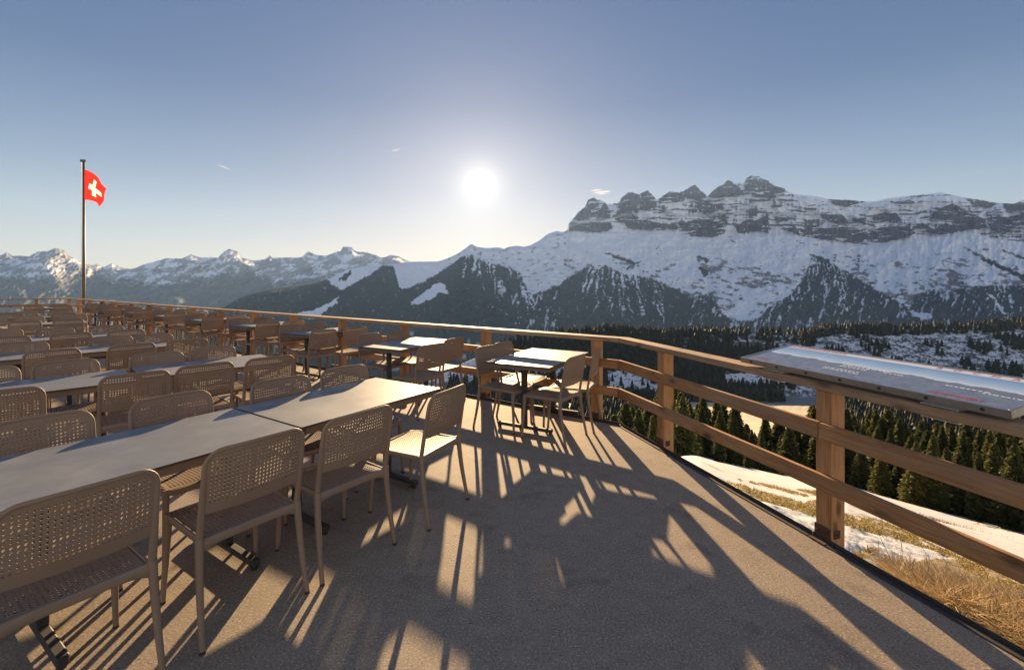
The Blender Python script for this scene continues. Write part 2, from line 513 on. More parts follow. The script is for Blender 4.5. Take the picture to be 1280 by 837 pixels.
chair_no = 0
proto = None
def build_chair():
    t = thing('chair', 'x', 'chair')
    obj('seat', seat_me, t); obj('backrest', back_me, t); obj('back_frame', frame_me, t)
    for a, g in leg_me: l = obj('leg', a, t); obj('foot_cap', g, l)
    return t
def copy_tree(o, parent=None, deep=True):
    c = o.copy(); COL.objects.link(c); c.parent = parent
    if deep:
        for ch in list(o.children): copy_tree(ch, c)
    return c
def chair(x, y, theta, side, label, group):
    """x,y: point under the top of the backrest; side +1: the back is on the right-hand (near) side of the table"""
    global proto
    th = R(theta + random.uniform(-2, 2)); n = Vector((math.cos(th), -math.sin(th))) * side
    loc = (x - n.x * .268, y - n.y * .268, 0)
    rz = math.atan2(n.y, n.x) - math.pi / 2
    if proto is None: proto = build_chair(); o = proto
    else: o = copy_tree(proto)
    o.location = loc; o.rotation_euler = (0, 0, rz); o['label'] = label; o['group'] = group
    return o

# ------------------------------------------------------------------ table
TL, TW, TZ = 1.20, .775, .742
def make_table():
    t = thing('table', 'x', 'table')
    # local x = long axis
    mb = MB(); mb.box((0, 0, TZ - .0065), (TL, TW, .011), 0, .0012)
    me = mb.mesh('tabletop', [M['table'], M['edge']])
    for p in me.polygons:
        if p.normal.z < .9: p.material_index = 1
    obj('tabletop', me, t)
    mb = MB()
    for sy in (-1, 1): mb.box((0, sy * (TW / 2 - .035), TZ - .037), (TL - .09, .022, .046), 0, .002)
    for sx in (-1, 1): mb.box((sx * (TL / 2 - .057), 0, TZ - .037), (.022, TW - .096, .045), 0, .002)
    obj('apron', mb.mesh('apron', M['apron']), t)
    for sx in (-1, 1):
        mb = MB(); mb.box((sx * .39, 0, .378), (.042, .062, .645), 0, .004)
        mb.box((sx * .39, 0, TZ - .040), (.05, TW - .105, .028), 0, .002)
        mb.box((sx * .39, 0, .039), (.045, .66, .035), 0, .006)
        f = obj('leg', mb.mesh('leg', M['steel_dark']), t)
        for sy in (-1, 1):
            mb = MB(); mb.tube([(sx * .39, sy * .305, .021), (sx * .39, sy * .305, 0)], (.017, .017), 10, up=(0, 1, 0))
            obj('foot_cap', mb.mesh('foot_cap', M['edge']), f)
    return t
tproto = None
def table(x, y, theta, label, group):
    global tproto
    if tproto is None: tproto = make_table(); o = tproto
    else: o = copy_tree(tproto)
    o.location = (x, y, 0); o.rotation_euler = (0, 0, math.pi / 2 - R(theta)); o['label'] = label; o['group'] = group
    return o

ORD = ['', 'second ', 'third ', 'fourth ', 'fifth ', 'sixth ', 'seventh ', 'eighth ', 'ninth ']
ROWN = ['front', 'second', 'third', 'fourth', 'fifth', 'sixth', 'seventh']
def orow(i): return 'rightmost' if i == 0 else (ORD[i] + 'from the right')
rows = [
 dict(th=33.5, tables=[(-1.229, 3.386), (-1.90, 2.373)],
      near=[(-.433, 3.143, 27), (-.858, 2.585, 36), (-1.19, 2.145, 36), (-1.533, 1.634, 35)],
      far=[(-1.45, 3.95, 37), (-1.76, 3.477, 37), (-2.2, 2.953, 34), (-2.565, 2.465, 34)]),
 dict(th=43.5, tables=[(-3.15, 4.766), (-3.96, 3.80)],
      near=[(-2.396, 4.53, 44), (-2.77, 4.13, 42), (-3.057, 3.71, 44), (-3.5, 3.10, 44)],
      far=[(-3.42, 5.22, 42), (-3.71, 4.77, 43), (-4.18, 4.28, 43), (-4.54, 3.9, 43)]),
 dict(th=42, tables=[(-5.31, 6.03), (-6.06, 5.07)],
      near=[(-4.237, 5.962, 44), (-4.577, 5.497, 42), (-5.057, 5.02, 44)],
      far=[(-5.16, 6.565, 42), (-5.55, 6.32, 42), (-6.03, 5.62, 43)]),
 dict(th=44, tables=[(-6.827, 7.48), (-7.68, 6.62)],
      near=[(-6.08, 7.19, 45), (-6.51, 6.74, 44), (-6.95, 6.28, 44)],
      far=[(-7.03, 7.91, 44), (-7.48, 7.47, 43), (-8.16, 7.3, 43)]),
 dict(th=46, tables=[(-9.95, 9.78)],
      near=[(-9.16, 9.42, 47), (-9.60, 8.99, 47)], far=[(-10.30, 10.72, 46), (-10.88, 10.3, 46)]),
 dict(th=46, tables=[(-12.1, 11.75)],
      near=[(-11.30, 11.5, 46), (-12.2, 11.1, 46)], far=[(-12.2, 12.3, 46), (-12.8, 12.0, 46)]),
 dict(th=48, tables=[(-16.35, 16.1)],
      near=[(-15.3, 15.55, 50), (-16.25, 15.5, 50)], far=[(-16.6, 16.7, 46)]),
]
for ri, rw in enumerate(rows):
    for i, (x, y) in enumerate(rw['tables']):
        w = 'right' if i == 0 else 'left'
        lab = ('grey rectangular table, %s one of the %s long row from the camera' % (w, ROWN[ri])) if len(rw['tables']) > 1 else \
              'grey rectangular table of the %s row back from the camera' % ROWN[ri]
        table(x, y, rw['th'] + random.uniform(-.4, .4), lab, 'grey tables set in long rows')
    for side, key, nm in ((1, 'near', 'near'), (-1, 'far', 'far')):
        for i, (x, y, th) in enumerate(rw[key]):
            chair(x, y, th, side, 'taupe perforated chair, %s on the %s side of the %s table row' % (orow(i), nm, ROWN[ri]),
                  'taupe perforated chairs along the long table rows')
RT = [(.32, 5.28), (-1.48, 6.52), (-3.33, 8.16), (-5.13, 9.55), (-7.1, 11.05), (-9.05, 12.55), (-10.95, 13.9), (-12.95, 15.2), (-14.8, 16.75)]
spec = {0: ([(.646, 4.595, 33), (.95, 5.05, 23)], [(-.3, 5.26, 32), (-.11, 5.66, 30)]),
        1: ([(-.95, 5.48, 36), (-.77, 6.08, 32)], [(-2.07, 6.62, 30), (-1.75, 7.0, 34)]),
        2: ([(-2.97, 7.2, 36), (-2.6, 7.6, 34)], [(-3.92, 8.1, 33), (-3.65, 8.46, 36)]),
        3: ([(-4.62, 8.65, 34), (-4.28, 8.95, 34)], None)}
TORD = ['corner table by the railing', 'second railing table from the corner', 'third railing table from the corner', 'fourth railing table from the corner',
        'fifth railing table from the corner', 'sixth railing table from the corner', 'seventh railing table from the corner', 'eighth railing table from the corner', 'farthest railing table near the flagpole']
for i, (x, y) in enumerate(RT):
    th = 28.5 + (0 if i < 3 else 3); u = Vector((math.sin(R(th)), math.cos(R(th)))); n = Vector((u.y, -u.x))
    table(x, y, th, 'pale grey table, ' + TORD[i], 'grey tables standing along the railing')
    c = Vector((x, y)); sp = spec.get(i, (None, None))
    rt = sp[0] or [(*(c + n * .82 + u * -.52), th + random.uniform(-4, 5)), (*(c + n * .86 + u * -.03), th + random.uniform(-4, 5))]
    lf = sp[1] or [(*(c - n * .50 + u * -.30), th + random.uniform(-4, 5)), (*(c - n * .48 + u * .20), th + random.uniform(-4, 5))]
    for side, lst, nm in ((1, rt, 'right'), (-1, lf, 'left')):
        for k, q in enumerate(lst):
            chair(q[0], q[1], q[2], side, 'taupe chair %s of the %s, seat nearer the %s' % (nm, TORD[i].replace(' by the railing', ''), ('camera', 'railing')[k]),
                  'taupe perforated chairs at the railing tables')

# ------------------------------------------------------------------ flagpole and flag
fp = C0 + dL * 24.0 + oL * .27
t = thing('flagpole', 'tall thin dark flagpole standing behind the far end of the railing', 'flagpole', (fp.x, fp.y, 0))
mb = MB(); mb.tube([(0, 0, -3), (0, 0, 2), (0, 0, 6.75)], [(.055, .055), (.05, .05), (.036, .036)], 14, up=(0, 1, 0)); obj('pole', mb.mesh('pole', M['pole'], True), t)
mb = MB(); mb.box((-.04, 0, 6.80), (.20, .09, .10), 0, .02); obj('pulley_head', mb.mesh('pulley_head', M['pole']), t)
mb = MB(); mb.tube([(-.09, -.02, .9), (-.075, -.03, 3), (-.09, -.02, 6.74)], (.006, .006), 6, up=(0, 1, 0)); obj('halyard', mb.mesh('halyard', M['pole']), t)
mb = MB(); mb.box((-.02, -.06, 1.95), (.14, .05, .03), 0, .005); obj('cleat', mb.mesh('cleat', M['steel_dark']), t)
m, nt, b = mat('red_bunting'); v = coords(nt)
nt.links.new(ramp(nt, noise(nt, v, 6, 3), [(.3, (.62, .025, .02)), (.7, (.72, .04, .03))]), b.inputs['Base Color']); b.inputs['Roughness'].default_value = .75
M['flagred'] = m; M['flagwhite'] = simple('white_bunting', (.80, .78, .76), .8, 0, .04, 6, 0)
for q in (M['flagred'], M['flagwhite']):
    nt = q.node_tree; b = nt.nodes['Principled BSDF']; out = [x for x in nt.nodes if x.type == 'OUTPUT_MATERIAL'][0]
    tr = nt.nodes.new('ShaderNodeBsdfTranslucent'); ms = nt.nodes.new('ShaderNodeMixShader'); ms.inputs[0].default_value = .45
    src = b.inputs['Base Color'].links[0].from_socket; nt.links.new(src, tr.inputs['Color'])
    nt.links.new(b.outputs[0], ms.inputs[1]); nt.links.new(tr.outputs[0], ms.inputs[2]); nt.links.new(ms.outputs[0], out.inputs['Surface'])
NF = 64; FV = []; FF = []; FI = []
hoT = np.array([0, 0, 6.44]); hoB = np.array([-.02, 0, 5.14]); flT = np.array([.98, -.10, 5.60]); flB = np.array([.68, -.05, 4.80])
for i in range(NF + 1):
    for j in range(NF + 1):
        u, w = i / NF, j / NF
        p = hoT * (1 - u) * (1 - w) + hoB * (1 - u) * w + flT * u * (1 - w) + flB * u * w
        p = p + np.array([0.07 * math.sin(math.pi * u) + .03 * math.sin(7 * w + 3 * u) * u, .09 * math.sin(6.5 * u + 3.5 * w) * u ** .6 + .03 * math.sin(13 * u - 5 * w) * u, .10 * math.sin(math.pi * u) + .03 * u * math.sin(9 * w)])
        FV.append(tuple(p))
for i in range(NF):
    for j in range(NF):
        a = i * (NF + 1) + j; FF.append((a, a + NF + 1, a + NF + 2, a + 1))
        x, y = abs((i + .5) / NF - .5), abs((j + .5) / NF - .5)
        FI.append(1 if (x < .3125 and y < .094) or (y < .3125 and x < .094) else 0)
me = new_mesh('flag', FV, FF, [M['flagred'], M['flagwhite']], True); me.polygons.foreach_set('material_index', FI)
fo = obj('flag', me, None, (fp.x + .045, fp.y - .01, 0)); tag(fo, 'red flag with a white cross flying from the flagpole', 'flag')

# ------------------------------------------------------------------ panorama board on the right railing
bdir = dR.normalized()                      # towards the viewer
P0 = Vector((1.722, 3.445)); BL, BD = 1.53, .50
zf, zb = 1.026, 1.106
pc = P0 + bdir * (BL / 2) + oR * (BD / 2)
t = thing('panorama_board', 'tilted steel-framed panorama board mounted on the right handrail', 'information board', (pc.x, pc.y, 0))
# local frame: x along the board (left to right as read), y away from the deck
tilt = math.atan2(zb - zf, BD)
root = t; t.rotation_euler = (0, 0, math.atan2(bdir.y, bdir.x))
m, nt, b = mat('panorama_print')
tc = nt.nodes.new('ShaderNodeTexCoord'); sx = nt.nodes.new('ShaderNodeSeparateXYZ'); nt.links.new(tc.outputs['Object'], sx.inputs[0])
mp = nt.nodes.new('ShaderNodeMapping'); mp.inputs['Scale'].default_value = (5, .6, 1); nt.links.new(tc.outputs['Object'], mp.inputs['Vector'])
rn = noise(nt, mp.outputs['Vector'], 1.3, 8, .55)
ad = nt.nodes.new('ShaderNodeMath'); ad.operation = 'MULTIPLY_ADD'; nt.links.new(rn, ad.inputs[0]); ad.inputs[1].default_value = -.11; nt.links.new(sx.outputs['Y'], ad.inputs[2])
md = nt.nodes.new('ShaderNodeMapRange'); nt.links.new(ad.outputs[0], md.inputs['Value']); md.inputs['From Min'].default_value = -.30; md.inputs['From Max'].default_value = .19
land = ramp(nt, noise(nt, tc.outputs['Object'], 14, 8, .7), [(.3, (.11, .14, .20)), (.6, (.19, .23, .31)), (.8, (.38, .43, .52))])
sky = ramp(nt, md.outputs[0], [(.50, (.62, .72, .82)), (.62, (.36, .52, .74)), (.88, (.16, .32, .60))])
isky = ramp(nt, md.outputs[0], [(.495, (0, 0, 0)), (.51, (1, 1, 1))])
cc = mix(nt, isky, land, sky)
gt = nt.nodes.new('ShaderNodeMath'); gt.operation = 'GREATER_THAN'; nt.links.new(sx.outputs['Y'], gt.inputs[0]); gt.inputs[1].default_value = .178
cc = mix(nt, gt.outputs[0], cc, (.72, .71, .72))
nt.links.new(cc, b.inputs['Base Color']); b.inputs['Roughness'].default_value = .16
M['print'] = m
M['redink'] = simple('red_ink', (.62, .05, .04), .4, 0, .05, 5, 0); M['whiteink'] = simple('white_ink', (.8, .8, .8), .4, 0, .02, 5, 0)
zc = (zf + zb) / 2
def bpart(name, me):
    o = obj(name, me, root, (0, 0, zc)); o.rotation_euler = (tilt, 0, 0); return o
mb = MB(); mb.box((0, 0, -.004), (BL - .012, BD - .012, .006), 0, .001); bpart('printed_panel', mb.mesh('printed_panel', M['print']))
mb = MB()
for sy in (-1, 1):
    mb.box((0, sy * (BD / 2 - .002), -.017), (BL, .004, .038), 0, .001)
    mb.box((0, sy * (BD / 2 - .0105), .001), (BL - .001, .012, .003), 0, .001)
for sx_ in (-1, 1):
    mb.box((sx_ * (BL / 2 - .002), 0, -.017), (.004, BD - .009, .038), 0, .001)
    mb.box((sx_ * (BL / 2 - .0105), 0, .001), (.012, BD - .034, .003), 0, .001)
fr = bpart('steel_frame', mb.mesh('steel_frame', M['steel']))
for k in range(7):
    xx = -BL / 2 + .10 + k * (BL - .2) / 6
    s = MB(); s.tube([(xx, -BD / 2 - .0005, -.017), (xx, -BD / 2 - .007, -.017)], [(.009, .009), (.006, .006)], 10, up=(0, 0, 1))
    so = obj('screw', s.mesh('screw', M['steel_dark']), fr)
for xx in (-.47, .50):
    s = MB(); s.box((xx, -.10, .980), (.16, .30, .008), 0, .001); s.box((xx, -.10, .9185), (.16, .30, .008), 0, .001)
    s.box((xx - .04, -.237, .945), (.012, .008, .046), 0, .001); s.box((xx + .0, .02, .945), (.012, .008, .046), 0, .001)
    s.box((xx, .05, 1.01), (.05, .006, .07), 0, .001)
    obj('bracket', s.mesh('bracket', M['steel']), root)
def text_mesh(body, size, m, spacing=1.0):
    cu = bpy.data.curves.new('txt', 'FONT'); cu.body = body; cu.size = size; cu.extrude = .0002; cu.space_character = spacing
    cu.resolution_u = 2
    o = bpy.data.objects.new('txt', cu); COL.objects.link(o)
    dg = bpy.context.evaluated_depsgraph_get(); dg.update()
    me = bpy.data.meshes.new_from_object(o.evaluated_get(dg)); bpy.data.objects.remove(o)
    me.materials.clear(); me.materials.append(m); return me
def btext(name, body, x, y, size, m, spacing=1.0):
    o = obj(name, text_mesh(body, size, m, spacing), root)
    q = Matrix.Translation((0, 0, zc)) @ Matrix.Rotation(tilt, 4, 'X') @ Matrix.Translation((x, y, -.0003))
    o.matrix_local = q; return o
btext('lettering', 'ROCHAS', .23, .192, .046, M['redink'], 3.1)
btext('lettering', 'RAIFFEISEN', .43, -.205, .042, M['redink'], 1.0)
btext('lettering', 'RAIFFEISEN', -.72, -.185, .030, M['redink'], 1.0)
# small captions that cannot be read in the picture: short strokes
mb = MB(); rr = random.Random(3)
for cx_, cy_, nrow, w_ in ((-.20, -.11, 2, .22), (-.15, -.02, 2, .16), (-.0, -.01, 1, .12), (.10, -.03, 1, .1), (.42, -.06, 1, .18), (.58, -.08, 1, .16)):
    for r_ in range(nrow):
        x_ = cx_
        while x_ < cx_ + w_:
            l = rr.uniform(.008, .022); mb.box((x_ + l / 2, cy_ - r_ * .026, -.0002), (l, .010, .0006)); x_ += l + rr.uniform(.004, .010)
bpart('caption_lines', mb.mesh('caption_lines', M['whiteink']))
mb = MB(); x_ = -.735
while x_ < -.30:
    l = rr.uniform(.008, .020); mb.box((x_ + l / 2, .208, -.0002), (l, .020, .0006)); x_ += l + rr.uniform(.012, .022)
bpart('title_strokes', mb.mesh('title_strokes', M['redink']))

HAZE_D, SKY_DUST, SKY_GAMMA, SKY_SAT, SKY_STR, SKY_KNEE = 2.1e-5, 1.0, 1.0, 1.12, .055, 4.2
SUN_GLOW, SUN_E, EXPO, ANTI_FILL = 1.0, 5.0, 1.78, .19
# ------------------------------------------------------------------ terrain
def grid_faces(nr, nc):
    i = np.arange(nr - 1)[:, None] * nc + np.arange(nc - 1)[None, :]
    return np.stack([i, i + 1, i + 1 + nc, i + nc], -1).reshape(-1, 4)
def cols(a, b, step, lo, hi, cstep):
    return np.concatenate([np.arange(lo, a, cstep), np.arange(a, b, step), np.arange(b, hi + 1, cstep)])
SNOW = np.array([.84, .85, .87]); ROCK = np.array([.10, .082, .072]); FOREST = np.array([.016, .022, .018])
def lerpc(a, b, t): return a * (1 - t[..., None]) + b * t[..., None]

def smoothed(fn, w=34):
    return lambda x: sum(fn(x + d) for d in np.linspace(-w, w, 17)) / 17
# --- the main massif and the wooded shoulder in front of it
S_M = prof([(-320,440),(100,430),(240,400),(278,384.5),(301,372),(321,366),(345,361),(390,355),(412,348),(435,336.7),(459,332),(480,330.5),(492,329.8),(512,327),(530.8,327),(547,326.7),(557,323.7),(571,317.6),(581.6,310.5),(587.7,305.4),(590.7,305.4),(595.8,308.4),(604,309.5),(612,309.9),(622,309),(630,310.9),(636,308.4),(646.6,307),(654.7,308.4),(662.8,306.4),(673,301.3),(681,295.2),(685,292.2),(696,288.5),(703,290.2),(709.6,287.7),(710.8,279.3),(716.7,273.3),(721.5,266),(732,257.8),(735.8,249.4),(741.8,247.5),(749,250),(755,251.8),(758.5,255.4),(771.7,254),(774,253),(777.7,246),(783.6,241),(790.8,240),(799,243.5),(804,240),(810,238.7),(817,244.6),(820.7,250),(825.4,247),(831.4,242.3),(841,239),(848,241.5),(855,238),(868.5,230.3),(875.6,237.5),(884,245.8),(887.6,242.3),(896,234),(903,231.5),(909,225.5),(913.9,226.2),(918.6,230.3),(924.6,228),(929.4,230.3),(931.8,223),(939,220),(948.5,220.8),(959,225.5),(966.6,231.8),(979.8,235),(982.5,238.7),(995.8,243.2),(1019.7,245),(1035.6,249),(1056.9,249.8),(1086,252),(1099,251),(1110,247.7),(1126,245.9),(1152.5,243.2),(1176,240.5),(1188,243.2),(1205.6,247),(1226.9,249.8),(1248,253.8),(1266.7,254.6),(1280,249.8),(1330,247),(1400,255),(1500,262),(1760,290)])
CB = prof([(240,300),(640,300),(700,288),(711,288),(748,291),(760,289),(772,282),(796,288),(848,287.7),(855,291),(862,295),(891,297),(905,292),(910,281.7),(922,292.4),(948.5,289),(960,292.4),(966.6,283),(985,289),(1001,295),(1057,303),(1083,305.6),(1099,304),(1147,295),(1168,296),(1211,287),(1232,295),(1280,303),(1760,320)])
FB = prof([(-400,300),(400,340),(411,349),(418,357),(427,362),(445,352),(463,342),(480,331),(492,333),(496,347),(499,358),(508,362),(520,356),(541,346),(555,336),(569,326),(577,320),(590,319),(606,327),(622,330),(638,335),(650,341),(657,356),(663,366),(668,368),(693,358),(712,347),(731,334),(745,336),(757,331),(770,339),(785,343),(800,345),(812,346),(843,361),(865,371),(880,368),(891,366),(897,380),(905,394),(930,402),(948,397),(966,381),(990,367),(1006,345),(1013,326),(1017,318),(1034,326),(1073,348),(1105,367),(1126,378),(1137,387),(1142,370),(1166,361),(1185,366),(1205,358),(1248,356),(1280,357),(1400,350),(1760,360)])
xs = cols(236, 1310, .95, -320, 1760, 8)
nt_, nb_ = 300, 34
tt = np.linspace(0, 1, nt_); X_, T_ = np.meshgrid(xs, tt)
Sx = S_M(X_)
# fine crest jaggedness
jag = 2.3 * fbm(X_[0] / 2.6, X_[0] * 0 + 3, 4, 2) * smooth(700, 720, X_[0]) * (1 - .6 * smooth(990, 1010, X_[0])) + .35 * fbm(X_[0] / 5, X_[0] * 0 + 9, 3, 5)
Sx = Sx + jag[None, :]
Y0 = 412 + 0 * X_; Y0 = np.maximum(Y0, Sx + 6)
Yp = Sx + (Y0 - Sx) * T_
Rc = prof([(-320, 5200), (240, 5000), (480, 6000), (590, 6600), (690, 8300), (712, 9000), (1300, 9000), (1760, 9500)])(X_)
Cx = np.maximum(CB(X_), Sx + 2)
iscl = (X_ > 705)
dc = np.clip((Yp - Sx) / np.maximum(Cx - Sx, 1), 0, 1)
Ss = smoothed(S_M)(X_); Cs = smoothed(CB)(X_)
dcs = np.clip((Yp - Ss) / np.maximum(Cs - Ss, 8), -.6, 1); dss = np.clip((Yp - Cs) / np.maximum(Y0 - Cs, 1), 0, 1)
ds = np.clip((Yp - Cx) / np.maximum(Y0 - Cx, 1), 0, 1)
Rfoot = prof([(-320, 4300), (240, 4200), (480, 4300), (700, 4700), (1300, 5000), (1760, 5000)])(X_)
tl = (Yp - Ss) / (Y0 - Ss); tl = np.where(tl > 0, np.clip(tl, 0, 1) ** .95, tl)
wc = smooth(690, 730, X_)
RR = wc * (Rc - 420 * dcs - (Rc - 420 - Rfoot) * dss ** .95) + (1 - wc) * (Rc - (Rc - Rfoot) * tl)
for xa, ya, sl, hw in ((590, 306, .05, 1.15), (757, 316, .0, .95), (1017, 318, .35, 1.05), (1180, 300, .6, .9), (480, 330, .0, 1.2), (1330, 320, .2, 1), (672, 300, .2, .5), (905, 300, -.1, .5)):
    q = np.clip(Yp - ya, 0, None); w = q * hw + 4
    RR -= np.minimum(900, w * (5.5 if xa > 700 else 3)) * smooth(0, 60, q) * np.clip(1 - np.abs(X_ - xa - sl * q) / w, 0, 1)
damp = smooth(0, .06, T_)
steep = np.where(iscl, 1 - ds, 0)
lf = .3 + .7 * smooth(520, 640, X_)
RR -= damp * lf * (230 * ridged(X_ / 46, Yp / 34, 4, 1) + 60 * ridged(X_ / 15, Yp / 13, 4, 4)) * (1 - .25 * steep)
RR -= damp * 22 * fbm(X_ / 4, Yp / 3.2, 4, 8)
# strata ledges on the faces
led = fbm(X_ / 60, (Yp + 5 * fbm(X_ / 40, Yp / 30, 3, 9)) / 3.2, 3, 12)
RR -= damp * steep * 60 * led
butt = ridged(X_ / 17, Yp / 60, 4, 21)
RR -= damp * steep * 110 * butt
CLIFFS = [[(733.5,249.4),(741.8,247.5),(749.0,250.6),(746.6,256.6),(738.2,261.4),(739.4,272.1),(735.8,275.0),(714.3,275.0),(710.8,279.3),(716.7,273.3),(726.3,262.6)],[(755.0,253.0),(760.9,260.2),(763.3,272.1),(751.4,275.7),(745.4,274.5),(747.8,265.0)],[(709.6,279.3),(764.5,278.1),(765.7,284.1),(757.3,290.0),(745.4,291.2),(709.6,287.7)],[(774.1,253.0),(778.9,245.4),(790.8,238.7),(799.2,243.5),(802.7,253.0),(798.0,263.8),(796.8,274.5),(799.2,286.5),(786.0,287.7),(781.2,279.3),(768.1,274.5),(771.7,262.6)],[(800.4,241.1),(809.9,237.5),(818.3,245.8),(820.7,255.4),(819.5,261.4),(807.5,263.8),(798.0,261.4),(802.7,250.6)],[(799.2,274.5),(845.8,281.7),(847.0,287.7),(833.8,288.9),(799.2,286.9)],[(822.3,249.4),(833.8,240.6),(843.4,237.5),(852.9,239.9),(862.5,233.9),(868.5,229.1),(876.3,236.8),(884.5,247.0),(872.0,249.4),(855.3,245.8),(833.8,249.4),(824.3,254.2)],[(826.6,256.6),(830.9,256.6),(832.6,263.8),(827.8,265.0)],[(870.8,250.6),(888.8,250.1),(895.9,265.0),(893.5,273.3),(876.8,266.2),(870.8,259.0)],[(847.0,278.1),(852.9,274.5),(857.7,278.1),(867.3,274.5),(886.4,274.5),(900.7,279.3),(908.6,286.5),(905.5,293.6),(888.8,297.2),(864.9,294.1),(852.9,286.5)],[(884.5,245.8),(895.5,232.7),(903.1,230.5),(909.1,223.9),(916.2,229.1),(924.1,233.4),(931.3,243.5),(915.1,244.6),(900.7,245.8),(888.8,247.8)],[(892.4,254.2),(903.1,253.5),(906.0,267.3),(910.3,279.3),(901.9,276.9)],[(928.9,230.3),(932.3,221.5),(941.3,218.6),(953.3,220.0),(960.9,225.5),(960.9,245.8),(948.5,245.8),(938.9,241.1),(931.8,236.3)],[(938.9,248.2),(946.1,249.4),(947.3,267.3),(936.6,272.1),(935.4,257.8)],[(917.4,281.7),(927.0,279.3),(935.4,273.3),(946.1,275.7),(948.5,286.5),(936.6,292.4),(922.2,291.2)],[(949.7,274.5),(960.5,267.3),(960.5,291.2),(950.9,288.9)],[(940.0,219.3),(953.3,221.2),(966.6,230.7),(981.2,233.9),(982.0,239.2),(966.6,243.2),(974.5,247.2),(955.9,247.2),(940.0,245.9)],[(940.0,249.8),(946.6,252.5),(946.6,271.1),(940.0,269.8)],[(940.0,276.4),(955.9,271.1),(963.9,281.7),(953.3,291.0),(940.0,289.7)],[(966.6,269.8),(979.8,272.4),(993.1,281.7),(1001.1,295.0),(985.2,289.7),(971.9,280.4)],[(1033.0,248.8),(1056.9,249.3),(1084.8,251.2),(1056.9,258.3),(1040.9,255.2)],[(1006.4,280.4),(1017.0,281.7),(1033.0,285.7),(1056.9,283.0),(1083.4,289.7),(1086.1,304.3),(1067.5,305.1),(1027.6,299.0),(1006.4,291.0)],[(1027.6,267.1),(1054.2,269.8),(1063.5,279.1),(1046.2,280.4),(1033.0,275.1)],[(1088.7,273.7),(1099.4,265.8),(1120.6,265.8),(1125.9,275.1),(1104.7,276.4)],[(1088.7,289.7),(1099.4,284.4),(1123.3,283.0),(1136.5,281.7),(1144.5,292.3),(1125.9,299.0),(1099.4,303.0),(1087.4,301.6)],[(1064.8,271.1),(1083.4,272.4),(1078.1,279.1),(1064.8,276.4)],[(1110.0,253.0),(1136.5,249.8),(1144.5,252.5),(1125.9,254.6)],[(1144.5,280.4),(1152.5,277.7),(1168.4,287.0),(1205.6,289.7),(1205.6,287.0),(1184.4,295.0),(1152.5,289.7)],[(1163.1,267.1),(1179.0,259.1),(1192.3,253.8),(1201.6,260.5),(1213.6,267.1),(1232.2,273.7),(1234.8,284.4),(1210.9,287.0),(1189.7,288.4),(1171.1,285.7),(1181.7,275.1),(1165.8,273.7)],[(1205.6,247.7),(1226.9,250.4),(1249.4,253.8),(1240.1,259.1),(1218.9,257.8)],[(1232.2,267.1),(1258.7,271.1),(1285.3,265.8),(1285.3,276.4),(1258.7,289.7),(1256.1,295.0),(1237.5,287.0)],[(1253.4,254.6),(1285.3,251.2),(1285.3,264.4),(1258.7,263.1)]]
cwx = X_ + 2.2 * fbm(X_ / 7, Yp / 7, 5, 141); cwy = Yp + 1.8 * fbm(X_ / 7, Yp / 6, 5, 142)
CL = np.zeros_like(X_)
for P in CLIFFS: CL = np.maximum(CL, inpoly(cwx, cwy, P) * 1.0)
RR -= damp * CL * 60
# albedo
fine = fbm(X_ / 5, Yp / 2.2, 5, 31); mid = fbm(X_ / 16, Yp / 8, 5, 33)
rockm = np.zeros_like(X_)
strat = fbm(X_ / 34, (Yp + 4 * fbm(X_ / 30, Yp / 40, 3, 9)) / 2.6, 4, 12)
cl = iscl & (Yp < Cx + 1.5 * fine)
amount = np.interp(dc, [0, .25, .5, .8, 1], [.10, .14, .02, .16, .40]) + .34 * butt + .35 * mid
upper_snow = (1 - CL) * smooth(988, 1004, X_) * (1 - smooth(1230, 1290, X_) * .5) * (1 - smooth(.22, .42, dc))
amount = amount - .75 * upper_snow - .2 * smooth(712, 760, X_) * (1 - smooth(760, 800, X_)) * (dc > .35) * (dc < .7)
vert = fbm(X_ / 3.2, Yp / 16, 4, 145)
rockm = np.where(cl, smooth(-.05, .06, strat * 1.7 + .66 * CL - .20 + .30 * fine + .55 * vert + .15 * butt + .32 * smooth(1290, 1330, X_) - .35 * upper_snow), 0)
band = 0 * X_ + .5 * np.exp(-((dc - .60) / .05) ** 2) * (X_ > 712) * (X_ < 790) + np.exp(-((dc - .55 - .05 * np.sin(X_ / 9)) / .035) ** 2) * (X_ > 790) * (X_ < 990)
rockm *= 1 - .75 * np.clip(band + .4 * fine * (band > .1), 0, 1)
sn = iscl & ~cl
rockm = np.where(sn, smooth(.20, .36, .55 * fbm((X_ + Yp) / 12, (Yp - .25 * X_) / 4.0, 5, 41) + .5 * mid + .25 * fbm(X_ / 2.6, Yp / 1.8, 4, 47) + .36 * smooth(300, 345, Yp) - .22 + .55 * fbm(X_ / 42, Yp / 22, 3, 49)) * .85, rockm)
rockm = np.where(~iscl, smooth(.30, .45, fbm(X_ / 8, Yp / 4, 4, 43) + .1) * .6 * (X_ > 560), rockm)
colr = lerpc(SNOW[None, None] * (1 + .05 * mid[..., None]), ROCK[None, None] * np.clip(1 + .5 * fine[..., None] + 1.3 * vert[..., None] + .5 * strat[..., None], .35, 2.2) * np.array([1.0, .98, .97]), rockm)
fbx = FB(X_)
edge = 3.5 * fbm(X_ / 9, Yp / 9, 4, 51) + 2.2 * fbm(X_ / 2.4, Yp / 2.4, 3, 52)
fo_ = smooth(-1.2, 1.2, Yp - fbx + edge)
dep = np.clip(Yp - fbx, 0, 200)
